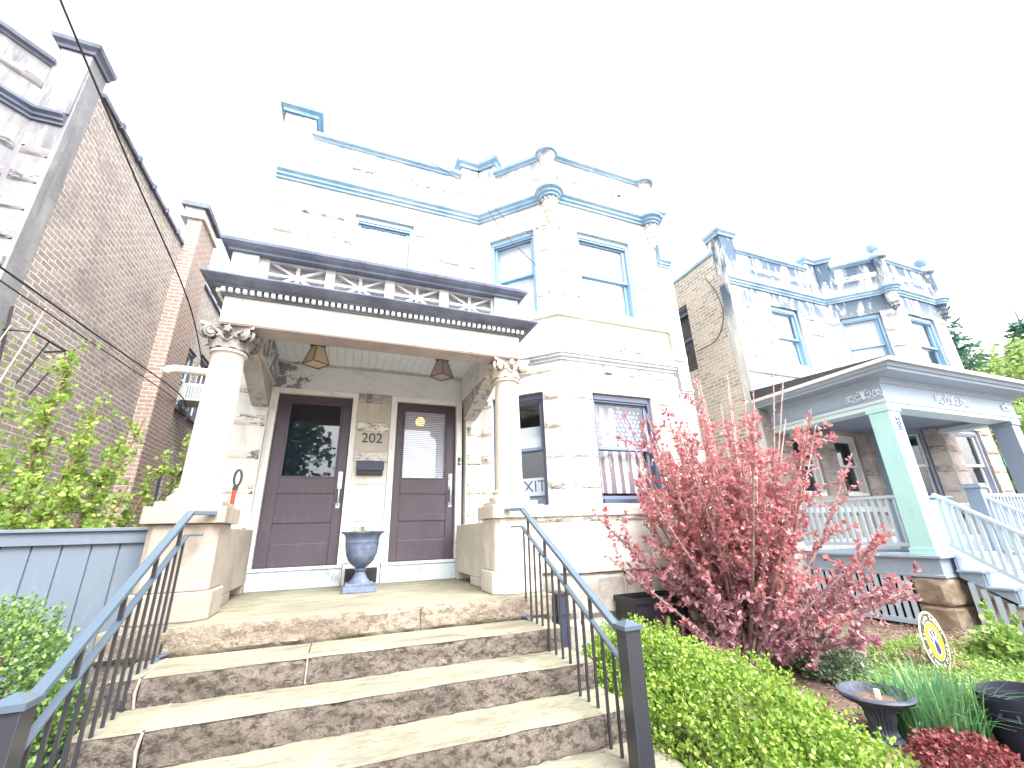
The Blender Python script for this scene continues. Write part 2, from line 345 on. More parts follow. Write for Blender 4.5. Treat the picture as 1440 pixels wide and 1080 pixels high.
PIPE = paint('white_pipe', (.72,.71,.66), .5, .06); AC = paint('air_conditioner_casing', (.52,.56,.58), .5, .08); ACD = paint('air_conditioner_grille', (.20,.22,.24), .5, .08)
YHOUSE = paint('pale_yellow_siding', (.60,.56,.36), .7, .06)

# ------------------------------------------------------------------ ground
mb = MB(); n = 60; ext = 500
xs = [-ext, -60, -20] + [(-6+i*.5) for i in range(40)] + [30, 80, ext]; ys = [-ext, -60, -20, -4] + [(-1+i*.5) for i in range(30)] + [30, 80, ext]
for y in ys:
    for x in xs:
        z = -.92
        if 2 < x < 9 and 1 < y < 5: z += .035*mnoise.noise(Vector((x*1.3, y*1.3, 0)))
        mb.v.append((x, y, z))
nx = len(xs)
mb.f = [(j*nx+i, j*nx+i+1, (j+1)*nx+i+1, (j+1)*nx+i) for j in range(len(ys)-1) for i in range(nx-1)]; mb.m = [0]*len(mb.f)
tag(mb.build('ground', MULCH), 'dark brown mulch and soil of the front garden', kind='structure')
mb = MB(); mb.box(-1.25, -6, -.91, 1.8, 1.95, -.86); tag(mb.build('path', CONC, bevel=.01), kind='structure')
mb = MB(); mb.box(-60, -8, -.91, 60, -6.002, -.862); tag(mb.build('pavement', CONC), kind='structure')
mb = MB(); mb.box(-200, -17, -.915, 200, -8.2, -.905); tag(mb.build('road', ASPH), kind='structure')

# ------------------------------------------------------------------ row houses (three of one design)
A, V, B, C, D, E2 = (-1.42,5.85), (1.79,5.85), (2.72,4.92), (4.74,4.92), (5.67,5.85), (5.99,5.85)
BACK = 18.0
def window(g, a0, a1, z0, z1, parent, mf, ms, blind=None, bz=None, meet=.5, bmat=None, head=.09):
    mb = MB(); t = .055; i0, i1 = -.17, -.05
    mb.lbox(g, a0, a0+t, i0, i1, z0, z1); mb.lbox(g, a1-t, a1, i0, i1, z0, z1)
    mb.lbox(g, a0+t, a1-t, i0, i1+.004, z1-head, z1); mb.lbox(g, a0+t, a1-t, i0, i1+.03, z0, z0+.06)
    mb.lbox(g, a0+t, a1-t, i1-.03, i1-.012, z1-head-.03, z1-head)
    f = mb.build('window', mf, parent, bevel=.006)
    a, b = a0+t+.002, a1-t-.002; zb, zt = z0+.062, z1-head-.002; zm = zb+(zt-zb)*meet; w_ = .045
    for (q0, q1, o) in ((zb, zm+.02, -.145), (zm-.02, zt, -.10)):
        mb = MB(); mb.lbox(g, a, a+w_, o-.035, o, q0, q1); mb.lbox(g, b-w_, b, o-.035, o, q0, q1)
        mb.lbox(g, a+w_, b-w_, o-.035, o+.001, q0, q0+w_); mb.lbox(g, a+w_, b-w_, o-.035, o+.001, q1-w_, q1)
        mb.build('sash', ms, f, bevel=.004)
        mb = MB(); mb.lbox(g, a+w_-.004, b-w_+.004, o-.022, o-.016, q0+w_-.004, q1-w_+.004); mb.build('pane', GLASS, f)
    if blind:
        zz0, zz1 = bz or (zb, zt)
        mb = MB(); mb.lbox(g, a+.01, b-.01, -.215, -.21, zz0, zz1); mb.build('blind', blind, f)
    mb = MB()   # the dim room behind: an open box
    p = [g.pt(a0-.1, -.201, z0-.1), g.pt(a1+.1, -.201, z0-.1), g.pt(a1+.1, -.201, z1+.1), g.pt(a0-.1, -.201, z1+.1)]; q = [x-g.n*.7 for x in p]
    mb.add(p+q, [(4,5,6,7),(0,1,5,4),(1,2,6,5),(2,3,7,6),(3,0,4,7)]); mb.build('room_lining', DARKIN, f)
    return f
def offp(dx, *pts): return [(p[0]+dx, p[1]) for p in pts]
def bands(mb, g, ops, zlist, a0=0, a1=None, h=.14):
    a1 = g.L if a1 is None else a1
    for z in zlist:
        sp = [(a0, a1)]
        for o in ops:
            if o[2]-.02 < z+h/2 and o[3]+.02 > z-h/2:
                ns = []
                for (p, q) in sp:
                    if o[0] > p: ns.append((p, min(q, o[0]-.001)))
                    if o[1] < q: ns.append((max(p, o[1]+.001), q))
                sp = [x for x in ns if x[1]-x[0] > .05]
        for (p, q) in sp:
            k = max(1, round((q-p)/.75))
            for i in range(k): mb.rough(g, p+(q-p)*i/k+.004, p+(q-p)*(i+1)/k-.004, z-h/2, z+h/2, .02, .035, .045, 5)
def make_house(dx, name, label, stone_m, trim_c, trim_u, brick_l, brick_r, main=False, porch=False, far=False):
    root = thing(name, label, 'house', (0,0,0), 'stone fronted row houses')
    pa = offp(dx, A, V, B, C, D, E2); segs = [Seg(pa[i], pa[i+1]) for i in range(5)]
    gA, gV, gB, gC, gD = segs
    up_lo = 3.72
    opsA = [(1.18, 2.09, 3.45 if main else 3.87, 5.37)]
    if main: opsA.append((.43, 3.0, -.95, 2.79))
    else: opsA += [(2.05, 2.85, 1.05, 2.33), (.75, 1.5, 1.05, 2.33)]
    ops = [opsA, [(.2,1.01,.87,2.43),(.2,1.01,up_lo,5.26)], [(.46,1.50,.87,2.41),(.46,1.50,up_lo,5.23)], [(.3,1.11,.87,2.42),(.3,1.11,up_lo,5.25)], []]
    mb = MB()
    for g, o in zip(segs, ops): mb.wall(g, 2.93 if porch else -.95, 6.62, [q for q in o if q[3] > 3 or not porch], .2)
    rows = [2.36+.41*k for k in range(-4, 10)]
    rows = [z for z in rows if (z > 3 or not porch) and not (2.78 < z < 3.05 or 3.5 < z < 3.78 or 5.62 < z < 5.98 or z > 6.0)]
    if True: rows.append(6.28)
    mb.cur = 1
    bands(mb, gA, ops[0]+([(-.1, 4, -1, 2.84)] if main else []), rows)
    if main: bands(mb, gA, [], [z for z in rows if z < 2.5], 0, .42); bands(mb, gA, [], [z for z in rows if z < 2.5], 3.01, gA.L)
    for g, o in zip(segs[1:], ops[1:]): bands(mb, g, o, rows, .02, g.L-.02)
    rough_m = ROUGH if main else (ROUGHR if porch else ROUGHL)
    mb.build('front_wall', [stone_m, rough_m], root, smooth=True)
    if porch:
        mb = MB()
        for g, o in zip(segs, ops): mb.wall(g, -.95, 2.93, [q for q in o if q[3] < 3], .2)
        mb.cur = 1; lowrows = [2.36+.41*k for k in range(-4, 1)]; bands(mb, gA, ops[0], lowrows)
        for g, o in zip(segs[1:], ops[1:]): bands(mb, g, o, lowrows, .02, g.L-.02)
        mb.build('lower_front_wall', [BROWNST, ROUGHB], root, smooth=True)  # lower storey: brown stone with part of the porch shade in its colour
    # foundation and horizontal mouldings
    bp = pa if not main else pa[1:]
    mb = MB()
    for g in (segs if not main else segs[1:]):
        for k in range(2):
            kk = max(1, round(g.L/.7)); z0 = -.93+k*.495
            for i in range(kk):
                sh = .15 if k else 0
                mb.rough(g, g.L*i/kk+.005, g.L*(i+1)/kk-.005, z0, z0+.488, .05, .05, .06, 8, 4.0)
    mb.build('foundation', FOUND, root, smooth=True)
    mb = MB(); mb.sweep(bp, [(.0,.06),(.06,.06),(.06,.17),(.02,.235),(.0,.235)]); mb.build('water_table', stone_m, root, bevel=.006)
    mb = MB(); mb.sweep(bp, [(.0,.72),(.045,.72),(.05,.74),(.05,.81),(.0,.84)]); mb.build('sill_course', stone_m, root, bevel=.006)
    mb = MB(); mb.sweep(bp, [(.0,2.86),(.025,2.86),(.025,2.89),(.055,2.91),(.055,2.945),(.075,2.95),(.075,2.985),(.0,3.0)]); mb.build('string_course', STRING if not far else trim_u, root, bevel=.004)
    mb = MB(); mb.sweep(pa, [(.0,3.575),(.05,3.575),(.05,3.68),(.0,3.70)]); mb.build('upper_sill_course', stone_m, root, bevel=.006)
    tur = [(pa[2][0]-.0, pa[2][1]), (pa[3][0], pa[3][1])]
    cor = [(.0,5.70),(.03,5.70),(.03,5.74),(.06,5.755),(.06,5.79),(.10,5.82),(.10,5.865),(.0,5.885)]
    mb = MB(); mb.sweep([(pa[0][0]+.02, pa[0][1])]+pa[1:], cor)
    for t in tur: mb.lathe([(.10,5.70),(.17,5.70),(.17,5.74),(.20,5.755),(.20,5.79),(.245,5.82),(.245,5.865),(.13,5.89)], (t[0], t[1], 0), 28)
    mb.build('cornice', trim_u if not far else trim_c, root, bevel=.004)
    cop = [(-.26,6.62),(.02,6.62),(.03,6.65),(.07,6.67),(.08,6.72),(.06,6.745),(-.26,6.76)]
    mb = MB()
    for g, a0, a1 in ((gA, .40, gA.L-.32), (gV, .32, gV.L-.10), (gB, .10, gB.L-.10), (gC, .1, gC.L-.03)):
        mb.sweep([g.pt(a0,0,0)[:2], g.pt(a1,0,0)[:2]], cop)
    mb.build('parapet_coping', trim_u, root, bevel=.005)
    mb = MB()
    for g, a0, a1 in ((gA, 0, gA.L-.0), (gV, .0, gV.L), (gB, 0, gB.L), (gC, 0, gC.L), (gD, 0, gD.L)):
        mb.lbox(g, a0, a1, -.22, -.002, 5.9, 6.615)
    mb.build('parapet_backing', stone_m, root)
    # turrets on the bay corners: shaft, dome and carved drop
    for t in tur:
        mb = MB(); mb.lathe([(.0,5.89),(.125,5.89),(.125,6.62),(.15,6.64),(.17,6.68),(.17,6.73),(.14,6.79),(.09,6.83),(.0,6.845)], (t[0], t[1], 0), 24)
        o = mb.build('bay_turret', stone_m, root, smooth=True)
        mb = MB(); mb.lathe([(.135,6.64),(.19,6.665),(.195,6.72),(.15,6.775)], (t[0], t[1], 0), 24); mb.build('turret_ring', trim_u, o, smooth=True)
        if porch:
            mb = MB(); mb.lathe([(.0,6.80),(.08,6.82),(.06,6.88),(.10,6.92),(.135,6.99),(.125,7.07),(.07,7.12),(.03,7.14),(.0,7.17)], (t[0], t[1], 0), 20); mb.build('ball_finial', trim_u, o, smooth=True)
        mb = MB(); mb.lathe([(.0,5.24),(.045,5.27),(.07,5.33),(.06,5.38),(.105,5.46),(.12,5.56),(.125,5.70)], (t[0], t[1], 0), 20)
        for k in range(4):
            for i in range(7):
                an = -math.pi*.97+i*math.pi*.155; rr = .075+.014*k; mb.lathe([(0,-.03),(.018,-.015),(.018,.015),(0,.03)], (t[0]+(rr+.02)*math.cos(an), t[1]+(rr+.02)*math.sin(an), 5.36+.1*k), 6)
        mb.build('carved_drop', stone_m, root, smooth=True)
    # parapet piers with moulded caps
    def pier(g, a0, a1, ztop=7.0):
        a0 -= .012; a1 += .012; mb = MB(); mb.lbox(g, a0, a1, -.36, .035, 5.90, ztop); o = mb.build('parapet_pier', stone_m, root, bevel=.01)
        mb = MB(); p0 = g.pt(a0,.035,0); p1 = g.pt(a1,.035,0); p2 = g.pt(a1,-.36,0); p3 = g.pt(a0,-.36,0)
        mb.sweep([p3[:2], p0[:2], p1[:2], p2[:2]], [(-.02,ztop+.002),(.03,ztop+.002),(.04,ztop+.05),(.085,ztop+.09),(.095,ztop+.15),(.06,ztop+.17),(-.02,ztop+.17)])
        mb.lbox(g, a0+.01, a1-.01, -.35, .025, ztop+.003, ztop+.165); mb.build('pier_cap', trim_u, o)
    pier(gA, .0, .42); pier(gA, gA.L-.33, gA.L-.03, 6.86); pier(gV, .03, .33, 6.86); pier(gD, .0, gD.L)
    # windows
    mf, ms = (NAVYL, NAVYL) if main else ((PORCHD, PORCHD) if porch else (NAVY, NAVY))
    mfu, msu = (SASHU, SASHU) if main or porch else (mf, ms)
    window(gA, 1.18, 2.09, opsA[0][2], 5.37, root, mfu, msu, BLIND)  # blind added so the overexposed pane reads white
    if porch:
        window(gA, 2.05, 2.85, 1.05, 2.33, root, WHITE, WHITE, None); window(gA, .75, 1.5, 1.05, 2.33, root, WHITE, WHITE, None)
    for i, g in ((1, gV), (2, gB), (3, gC)):
        o = ops[i]
        if main: window(g, *o[0], root, NAVY, NAVYL, BLIND if i == 1 else None, (1.67, 1.98) if i == 1 else None)
        else: window(g, *o[0], root, mf if porch else NAVY, WHITE if porch else NAVY, None)
        bl = BLIND if main or porch else None  # white blinds added upstairs in place of sky glare on the panes
        window(g, *o[1], root, mfu, msu, bl, (o[1][2]+.72, o[1][3]-.1) if (porch and i == 2) else None)
    # brick side walls, back and roof
    gl = Seg((pa[0][0], BACK), pa[0]); gr = Seg(pa[5], (pa[5][0], BACK)); gb = Seg((pa[5][0], BACK), (pa[0][0], BACK))
    gl2 = Seg((pa[0][0]-.015, BACK), (pa[0][0]-.015, A[1]+.22)); gr2 = Seg((pa[5][0]+.015, A[1]+.3), (pa[5][0]+.015, BACK))
    mb = MB(); mb.lbox(gl, gl.L-.22, gl.L+.004, -.02, .03, -.95, 6.615); mb.build('corner_stones', stone_m, root)
    mb = MB(); mb.lbox(gr, -.004, .3, -.02, .03, -.95, 6.70); mb.build('corner_stones', stone_m, root)
    lo = [(gl2.L-2.0, gl2.L-1.05, 4.1, 5.88)] if porch else []
    mb = MB(); mb.wall(gl2, -.95, 6.62, lo, .2); mb.build('side_wall', brick_l, root)
    if lo: window(gl2, *lo[0], root, NAVY, NAVYL)
    ro = []
    if far:
        y = A[1]+.3; ro = [(11.35-y,12.15-y,3.55,5.05),(12.45-y,13.3-y,3.55,5.25),(11.3-y,11.95-y,.75,2.25),(12.4-y,13.1-y,.75,2.25)]
    mb = MB(); mb.wall(gr2, -.95, 6.72, ro, .2); mb.build('side_wall', brick_r, root)
    for k, o in enumerate(ro): window(gr2, *o, root, NAVY, WHITE, None)
    for o in ro:
        mb = MB(); mb.lbox(gr2, o[0]-.06, o[1]+.06, 0, .07, o[2]-.1, o[2]-.002); mb.build('window_sill', TRIML, root)
    mb = MB(); mb.lbox(gl2, 0, gl2.L, -.24, .04, 6.62, 6.69); mb.build('side_coping', trim_u if porch else TRIML, root)
    mb = MB(); mb.lbox(gr2, 0.05, gr2.L, -.24, .05, 6.72, 6.79)
    for i in range(18): mb.lbox(gr2, .55+i*.65, .63+i*.65, -.25, .075, 6.70, 6.815)
    mb.build('side_coping', TRIML, root)
    mb = MB(); mb.wall(gb, -.95, 6.6); mb.build('back_wall', brick_l, root)
    mb = MB(); mb.prism([(p[0], p[1], 6.2) for p in [(pa[0][0]+.02, BACK-.02), (pa[0][0]+.02, 5.9), (pa[1][0], 5.9), (pa[2][0]+.05, 5.0), (pa[3][0]-.05, 5.0), (pa[4][0], 5.9), (pa[5][0]-.03, 5.9), (pa[5][0]-.03, BACK-.02)]], (0,0,.1)); mb.build('roof', TILE, root)
    return root, segs
HOUSE, HS = make_house(0, 'row_house', 'pale limestone house with two plum doors under a columned stone porch', LIME, TRIM, TRIMU, BRICKL, BRICKR, main=True)
RIGHT, RS = make_house(9.07, 'row_house', 'streaked limestone house with a grey blue wooden porch and buff brick side', LIMER, TRIM, TRIMU, BRICKR, BRICKR, porch=True)
LEFT, LS = make_house(-9.85, 'row_house', 'weathered grey stone house with a tall old brick side wall and chimney', LIMEL, TRIM, TRIML, BRICKL, BRICKL, far=True)
# chimney breast on the left house
mb = MB(); mb.box(-3.85, 9.75, -.95, -3.58, 10.75, 7.45); mb.build('chimney', BRICKC, LEFT)
mb = MB(); mb.box(-4.0, 9.7, 7.45, -3.53, 10.8, 7.58); mb.box(-3.96, 9.75, 7.58, -3.58, 10.75, 7.75); mb.build('chimney_collar', BRICKR, LEFT)
mb = MB(); mb.box(-4.02, 9.68, 7.75, -3.5, 10.82, 7.87); mb.build('chimney_cap', TRIML, LEFT)

# ------------------------------------------------------------------ porch of the main house (parts of that house)
FY = 4.1
mb = MB(); mb.box(-1.40, 3.93, -.95, 1.88, 5.985, -.03); mb.build('porch_base', RISER1, HOUSE)
mb = MB(); mb.box(-1.42, 3.915, -.03, 1.90, 5.985, 0.0); mb.build('porch_floor', STEP, HOUSE, bevel=.008)
g = Seg((-1.42, 3.925), (1.90, 3.925)); mb = MB()
mb.rough(g, 0, 2.1, -.185, -.004, .03, .04, .035, 6, 8, .012); mb.rough(g, 2.105, 3.3, -.185, -.004, .03, .04, .035, 6, 8, .012); mb.build('porch_edge', RISER1, HOUSE, smooth=True)
def column(cx, cy, chx):
    p = MB(); w_ = .235; c = .07
    def octa(h, z0, z1, m, ch):
        q = [(-h+ch,-h),(h-ch,-h),(h,-h+ch),(h,h-ch),(h-ch,h),(-h+ch,h),(-h,h-ch),(-h,-h+ch)]
        m.prism([(cx+a, cy+b, z0) for a, b in q], (0,0,z1-z0))
    octa(.262, 0.001, .20, p, .085); octa(w_, .20, .685, p, .05); ped = p.build('pedestal', PED if not chx else LIMEB, HOUSE, bevel=.012)
    p = MB(); octa(.272, .685, .81, p, .012); octa(.225, .81, .85, p, .006); p.build('pedestal_cap', PED if not chx else LIMEB, ped, bevel=.01)
    p = MB(); p.lathe([(.205,.85),(.215,.87),(.215,.89),(.20,.905),(.178,.91),(.172,.925),(.178,.935),(.180,.95),(.170,.962),(.150,.966),(.147,.985),(.145,1.2),(.142,1.6),(.135,2.0),(.129,2.165),(.133,2.172),(.150,2.178),(.153,2.19),(.148,2.203),(.132,2.207)], (cx, cy, 0), 40)
    col = p.build('column', LIMEB, HOUSE, smooth=True)
    p = MB(); p.lathe([(.128,2.207),(.132,2.25),(.14,2.31),(.165,2.36),(.19,2.385)], (cx, cy, 0), 28)
    q = []
    for k in range(4):          # abacus with concave sides
        a0 = math.pi/4+k*math.pi/2; a1 = a0+math.pi/2; P0 = Vector((math.cos(a0), math.sin(a0)))*.30; P1 = Vector((math.cos(a1), math.sin(a1)))*.30
        inw = -(P0+P1).normalized()
        for i in range(6):
            t = i/6; bl = 4*t*(1-t)*.05; s_ = P0.lerp(P1, t)+inw*bl; q.append((cx+s_.x, cy+s_.y, 2.385))
    p.prism(q, (0,0,.033))
    for k in range(4):          # corner volutes and centre flowers
        a = math.pi/4+k*math.pi/2; dv = Vector((math.cos(a), math.sin(a), 0)); sv = Vector((-math.sin(a), math.cos(a), 0))
        for sg in (-1, 1):
            pts = []
            for i in range(20):
                t = i/19*3.6*math.pi; r_ = .052*(1-i/24); pts.append(Vector((cx, cy, 2.332))+dv*(.222+r_*math.sin(t))+Vector((0,0,r_*math.cos(t)))+sv*sg*(.022+.001*i))
            p.tube(pts, .0145, 6)
            pts = [Vector((cx, cy, 2.30))+dv*(.13)+sv*sg*.10+Vector((0,0,-.02)), Vector((cx, cy, 2.35))+dv*.17+sv*sg*.065, Vector((cx, cy, 2.383))+dv*.215+sv*sg*.028]
            p.tube(pts, [.012,.016,.016], 6)
        p.lathe([(0,-.02),(.05,-.012),(.05,.012),(0,.02)], (cx+dv.x*.20, cy+dv.y*.20, 2.335), 12)
        b = k*math.pi/2; dv = Vector((math.cos(b), math.sin(b), 0)); sv = Vector((-math.sin(b), math.cos(b), 0)); fc = Vector((cx, cy, 2.375))+dv*.195
        for i in range(5):
            t = i*2*math.pi/5; e = fc+sv*.03*math.cos(t)+Vector((0,0,.03*math.sin(t))); p.tube([fc, e, e+dv*.012], [.012,.016,.006], 6)
        # small inner helices
        for sg in (-1, 1):
            pts = [Vector((cx, cy, 2.34))+dv*.165+sv*sg*(.03+.022*(1-i/16)*math.cos(i*.62))+Vector((0,0,.022*(1-i/16)*math.sin(i*.62))) for i in range(14)]
            p.tube(pts, .008, 5)
    for row, (nl, z0, h, r0) in enumerate(((8, 2.207, .085, .135), (8, 2.215, .135, .138))):     # acanthus leaves
        for k in range(nl):
            a = (k+.5*row)*2*math.pi/nl; dv = Vector((math.cos(a), math.sin(a), 0)); sv = Vector((-math.sin(a), math.cos(a), 0)); vs = []
            for i in range(6):
                t = i/5; wd = .045*math.sin(math.pi*min(1, .25+.75*t))*(1+.25*math.cos(t*16)); ou = r0+.012+.05*t**3; zz = z0+h*(t if t < .85 else .85-(t-.85)*1.5)
                for e in (-1, 0, 1): vs.append(Vector((cx, cy, zz))+dv*(ou+(.012 if e == 0 else 0))+sv*e*wd)
            p.add(vs, [(3*i+j, 3*i+j+1, 3*i+j+4, 3*i+j+3) for i in range(5) for j in range(2)])
    p.build('capital', LIMEB if chx else TRIMCAP, col, smooth=True)
TRIMCAP = stone('sooty_capital_stone', (.17,.16,.16), (.36,.34,.32), (.07,.065,.07), .8, 9.0, .006)
column(-1.125, 4.32, 0); column(1.645, 4.32, 1)
# low side walls with scupper gaps
for (x0, x1) in ((-1.36, -.93), (1.45, 1.85)):
    mb = MB(); mb.box(x0, 4.585, .09, x1, 5.848, .66); mb.box(x0, 4.585, .001, x1, 5.15, .09); mb.box(x0, 5.75, .001, x1, 5.848, .09); mb.build('porch_side_wall', PED if x0 < 0 else LIMEB, HOUSE, bevel=.01)
# entablature
mb = MB(); mb.box(-1.20, FY, 2.421, 1.735, FY+.27, 2.795); mb.box(-1.20, FY+.27, 2.421, -.95, 5.848, 2.795); mb.box(1.53, FY+.27, 2.421, 1.735, 5.848, 2.795)
mb.build('porch_beam', LIMEB, HOUSE, bevel=.012)
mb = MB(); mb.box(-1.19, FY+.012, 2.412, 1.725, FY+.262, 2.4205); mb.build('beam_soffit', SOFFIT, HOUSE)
for x0 in (-1.17, 1.535):
    mb = MB(); pr = [(5.845,2.12),(5.845,2.418),(4.75,2.418),(4.95,2.37),(5.25,2.28),(5.5,2.2),(5.7,2.14)]
    mb.prism([(x0, y, z) for y, z in pr], (.19,0,0)); mb.build('console_bracket', BRACK, HOUSE, bevel=.01)
path = [(-1.20, 5.84), (-1.20, FY), (1.735, FY), (1.735, 5.60)]
mb = MB(); mb.sweep(path, [(-.02,2.685),(.02,2.685),(.02,2.70),(.03,2.706),(.03,2.746),(.075,2.749),(.075,2.76),(.11,2.772),(.155,2.80),(.175,2.818),(.175,2.834),(-.02,2.84)])
mb.cur = 1; x = -1.22
while x < 1.75: mb.box(x, FY-.066, 2.708, x+.032, FY-.031, 2.745); x += .058
y = FY-.03
while y < 5.6: mb.box(-1.266, y, 2.708, -1.231, y+.032, 2.745); y += .058
mb.build('porch_cornice', [TRIM, WHITE], HOUSE)
mb = MB(); mb.box(-1.19, FY+.01, 2.80, 1.725, 5.84, 2.832); mb.build('porch_roof', TRIM, HOUSE)
# balustrade with union-jack panels
zb, zt = 2.842, 3.175
mb = MB(); mb.box(-1.21, FY-.005, zb, -.985, FY+.23, zt); bal = mb.build('balustrade', GREEN, HOUSE, bevel=.008)
mb = MB(); mb.box(1.435, FY-.005, zb, 1.735, FY+.23, zt); mb.build('end_pier', GREEN, bal, bevel=.008)
mb = MB(); mb.box(-.985, FY+.03, zb, 1.435, FY+.18, zb+.05)
for (a, b) in ((-.985,-.90), (-.385,-.295), (.205,.305), (.80,.90), (1.41,1.435)): mb.box(a, FY+.04, zb+.05, b, FY+.16, zt)
for (a, b) in ((-.90,-.385), (-.295,.205), (.305,.80), (.90,1.41)):
    c = (a+b)/2; z0, z1 = zb+.05, zt; zc = (z0+z1)/2
    mb.bar((c, FY+.10, z0), (c, FY+.10, z1), .034, .06, (0,1,0)); mb.bar((a, FY+.102, zc), (b, FY+.102, zc), .058, .03)
    mb.bar((a, FY+.098, z0), (b, FY+.098, z1), .056, .026); mb.bar((a, FY+.104, z1), (b, FY+.104, z0), .056, .026)
    mb.box(a, FY+.05, z1-.018, b, FY+.15, z1); mb.box(a, FY+.135, z0, b, FY+.145, z1)
mb.build('lattice_panels', stone('balustrade_stone', (.42,.43,.45), (.56,.56,.56), (.2,.22,.26), .7, 3.0), bal)
prail = [(-.03,3.175),(.03,3.175),(.035,3.195),(.065,3.212),(.095,3.24),(.10,3.27),(.08,3.286),(-.03,3.29)]
mb = MB(); mb.sweep([(-1.21, 5.84), (-1.21, FY), (1.735, FY), (1.735, 5.55)], prail); mb.box(-1.2, FY+.005, 3.18, 1.73, FY+.25, 3.283)
mb.build('top_rail', TRIM, bal)
mb = MB(); mb.box(-1.18, FY+.03, 3.291, -.95, FY+.25, 3.42); mb.box(1.46, FY+.03, 3.291, 1.66, FY+.25, 3.38); mb.build('pier_block', GREEN, bal, bevel=.015)
mb = MB(); mb.box(-1.20, FY+.2, zb, -1.08, 5.84, zt); mb.box(1.62, FY+.2, zb, 1.735, 5.55, zt); mb.build('side_balustrade', GREEN, bal)
# ceiling, back lintel
mb = MB()
x = -.95
while x < 1.53: mb.box(x+.002, FY+.27, 2.795, min(x+.098, 1.53), 5.98, 2.81); x += .10
mb.build('porch_ceiling', CEIL, HOUSE)
for xa, xb in ((-.949,-.942), (1.522,1.529)):
    mb = MB(); mb.box(xa, FY+.28, 2.425, xb, 5.885, 2.79); mb.build('beam_lining', PEEL, HOUSE)
mb = MB(); mb.box(-.995, 5.93, 2.43, 1.585, 6.04, 2.775); lin = mb.build('door_lintel', PEEL, HOUSE, bevel=.006)
mb = MB(); mb.box(-.985, 5.895, 2.765, 1.575, 5.98, 2.794); mb.build('ceiling_moulding', BRACK, lin, bevel=.006)
# entry wall: sill, pilaster, frames, doors
mb = MB(); mb.box(-1.06, 5.90, .002, .06, 6.1, .20); mb.box(.51, 5.90, .002, 1.66, 6.1, .20); mb.box(-1.06, 5.885, .20, .06, 6.1, .235); mb.box(.51, 5.885, .20, 1.66, 6.1, .235); mb.build('door_sill', SILL, HOUSE, bevel=.006)
mb = MB(); mb.box(.065, 5.915, .002, .505, 6.2, 2.43); pil = mb.build('entry_pilaster', LIME, HOUSE, bevel=.006)
gp = Seg((.065, 5.915), (.505, 5.915))
for z in (2.36, 1.95, 1.545):
    mb = MB(); mb.rough(gp, .003, .437, z-.065, z+.065, .025, .05, .022, 8, 9); mb.build('rough_stone_block', BRACK if z > 2.3 else ROUGH, pil, smooth=True)
for (a, b, z0, z1) in ((.0,.44,2.02,2.288), (.0,.44,1.62,1.878), (.0,.44,1.19,1.473), (.0,.44,.73,1.15), (.0,.44,.25,.71)): mb = MB(); mb.lbox(gp, a+.004, b-.004, 0, .012, z0, z1); mb.build('smooth_stone_block', LIME if z0 < 1.6 else LIMEB, pil, bevel=.006)
def door(x0, x1, gx0, gx1, px0, px1, hx):
    fr = MB(); z0, z1 = .237, 2.365
    fr.box(x0-.085, 5.93, z0, x0, 6.08, z1+.065); fr.box(x1, 5.93, z0, x1+.085, 6.08, z1+.065); fr.box(x0, 5.93, z1, x1, 6.08, z1+.065)
    fr.build('door_frame', WHITE, HOUSE, bevel=.008)
    d = MB(); f, b = 6.0, 6.045; za, zb_, zc, zd, ze, zf_ = .492, .728, .822, 1.08, 1.275, 2.262
    d.box(x0+.003, f, z0+.003, gx0, b, z1-.003); d.box(gx1, f, z0+.003, x1-.003, b, z1-.003)
    d.box(gx0, f, z0+.003, gx1, b, za); d.box(gx0, f, zb_, gx1, b, zc); d.box(gx0, f, zd, gx1, b, ze); d.box(gx0, f, zf_, gx1, b, z1-.003)
    if px0 > gx0: d.box(gx0, f+.0005, za, px0, b, zb_); d.box(gx0, f+.0005, zc, px0, b, zd)
    o = d.build('door', DOOR, HOUSE, bevel=.006)
    d = MB(); d.box(px0, f+.014, za, px1, b-.005, zb_); d.box(px0, f+.014, zc, px1, b-.005, zd); d.build('door_panel', DOOR, o)
    d = MB()
    for (a, b_, c, e) in ((gx0, gx0+.02, ze, zf_), (gx1-.02, gx1, ze, zf_)): d.box(a, f-.004, c, b_, f+.02, e)
    d.box(gx0+.02, f-.004, ze, gx1-.02, f+.02, ze+.02); d.box(gx0+.02, f-.004, zf_-.02, gx1-.02, f+.02, zf_); d.build('glazing_bead', DOOR, o)
    d = MB(); d.box(gx0+.018, f+.008, ze+.018, gx1-.018, f+.014, zf_-.018); d.build('pane', GLASSD, o)
    h = MB(); h.box(hx-.028, f-.012, 1.14, hx+.028, f, 1.36); h.box(hx-.024, f-.012, .90, hx+.024, f, .965)
    h.tube([(hx, f-.01, .94), (hx, f-.05, .95), (hx, f-.058, 1.02), (hx, f-.058, 1.10), (hx, f-.05, 1.165), (hx, f-.01, 1.18)], .011, 8)
    h.tube([(hx, f-.012, 1.30), (hx, f-.03, 1.30)], .019, 10); h.build('handle', CHROME, o, smooth=True, bevel=.003)
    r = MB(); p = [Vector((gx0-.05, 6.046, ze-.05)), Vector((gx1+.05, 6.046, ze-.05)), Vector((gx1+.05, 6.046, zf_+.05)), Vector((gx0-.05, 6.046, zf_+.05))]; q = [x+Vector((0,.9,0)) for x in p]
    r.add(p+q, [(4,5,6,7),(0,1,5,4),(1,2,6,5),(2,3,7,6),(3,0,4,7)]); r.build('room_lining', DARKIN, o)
    return o
door(-.91, .0, -.77, -.12, -.77, -.12, -.062)
dr = door(.595, 1.455, .70, 1.33, .70, 1.33, 1.39)
mb = MB(); z = 1.30
while z < 2.25: mb.add([(.72,6.032,z),(1.31,6.032,z),(1.31,6.040,z+.0235),(.72,6.040,z+.0235)], [(0,1,2,3)]); z += .027
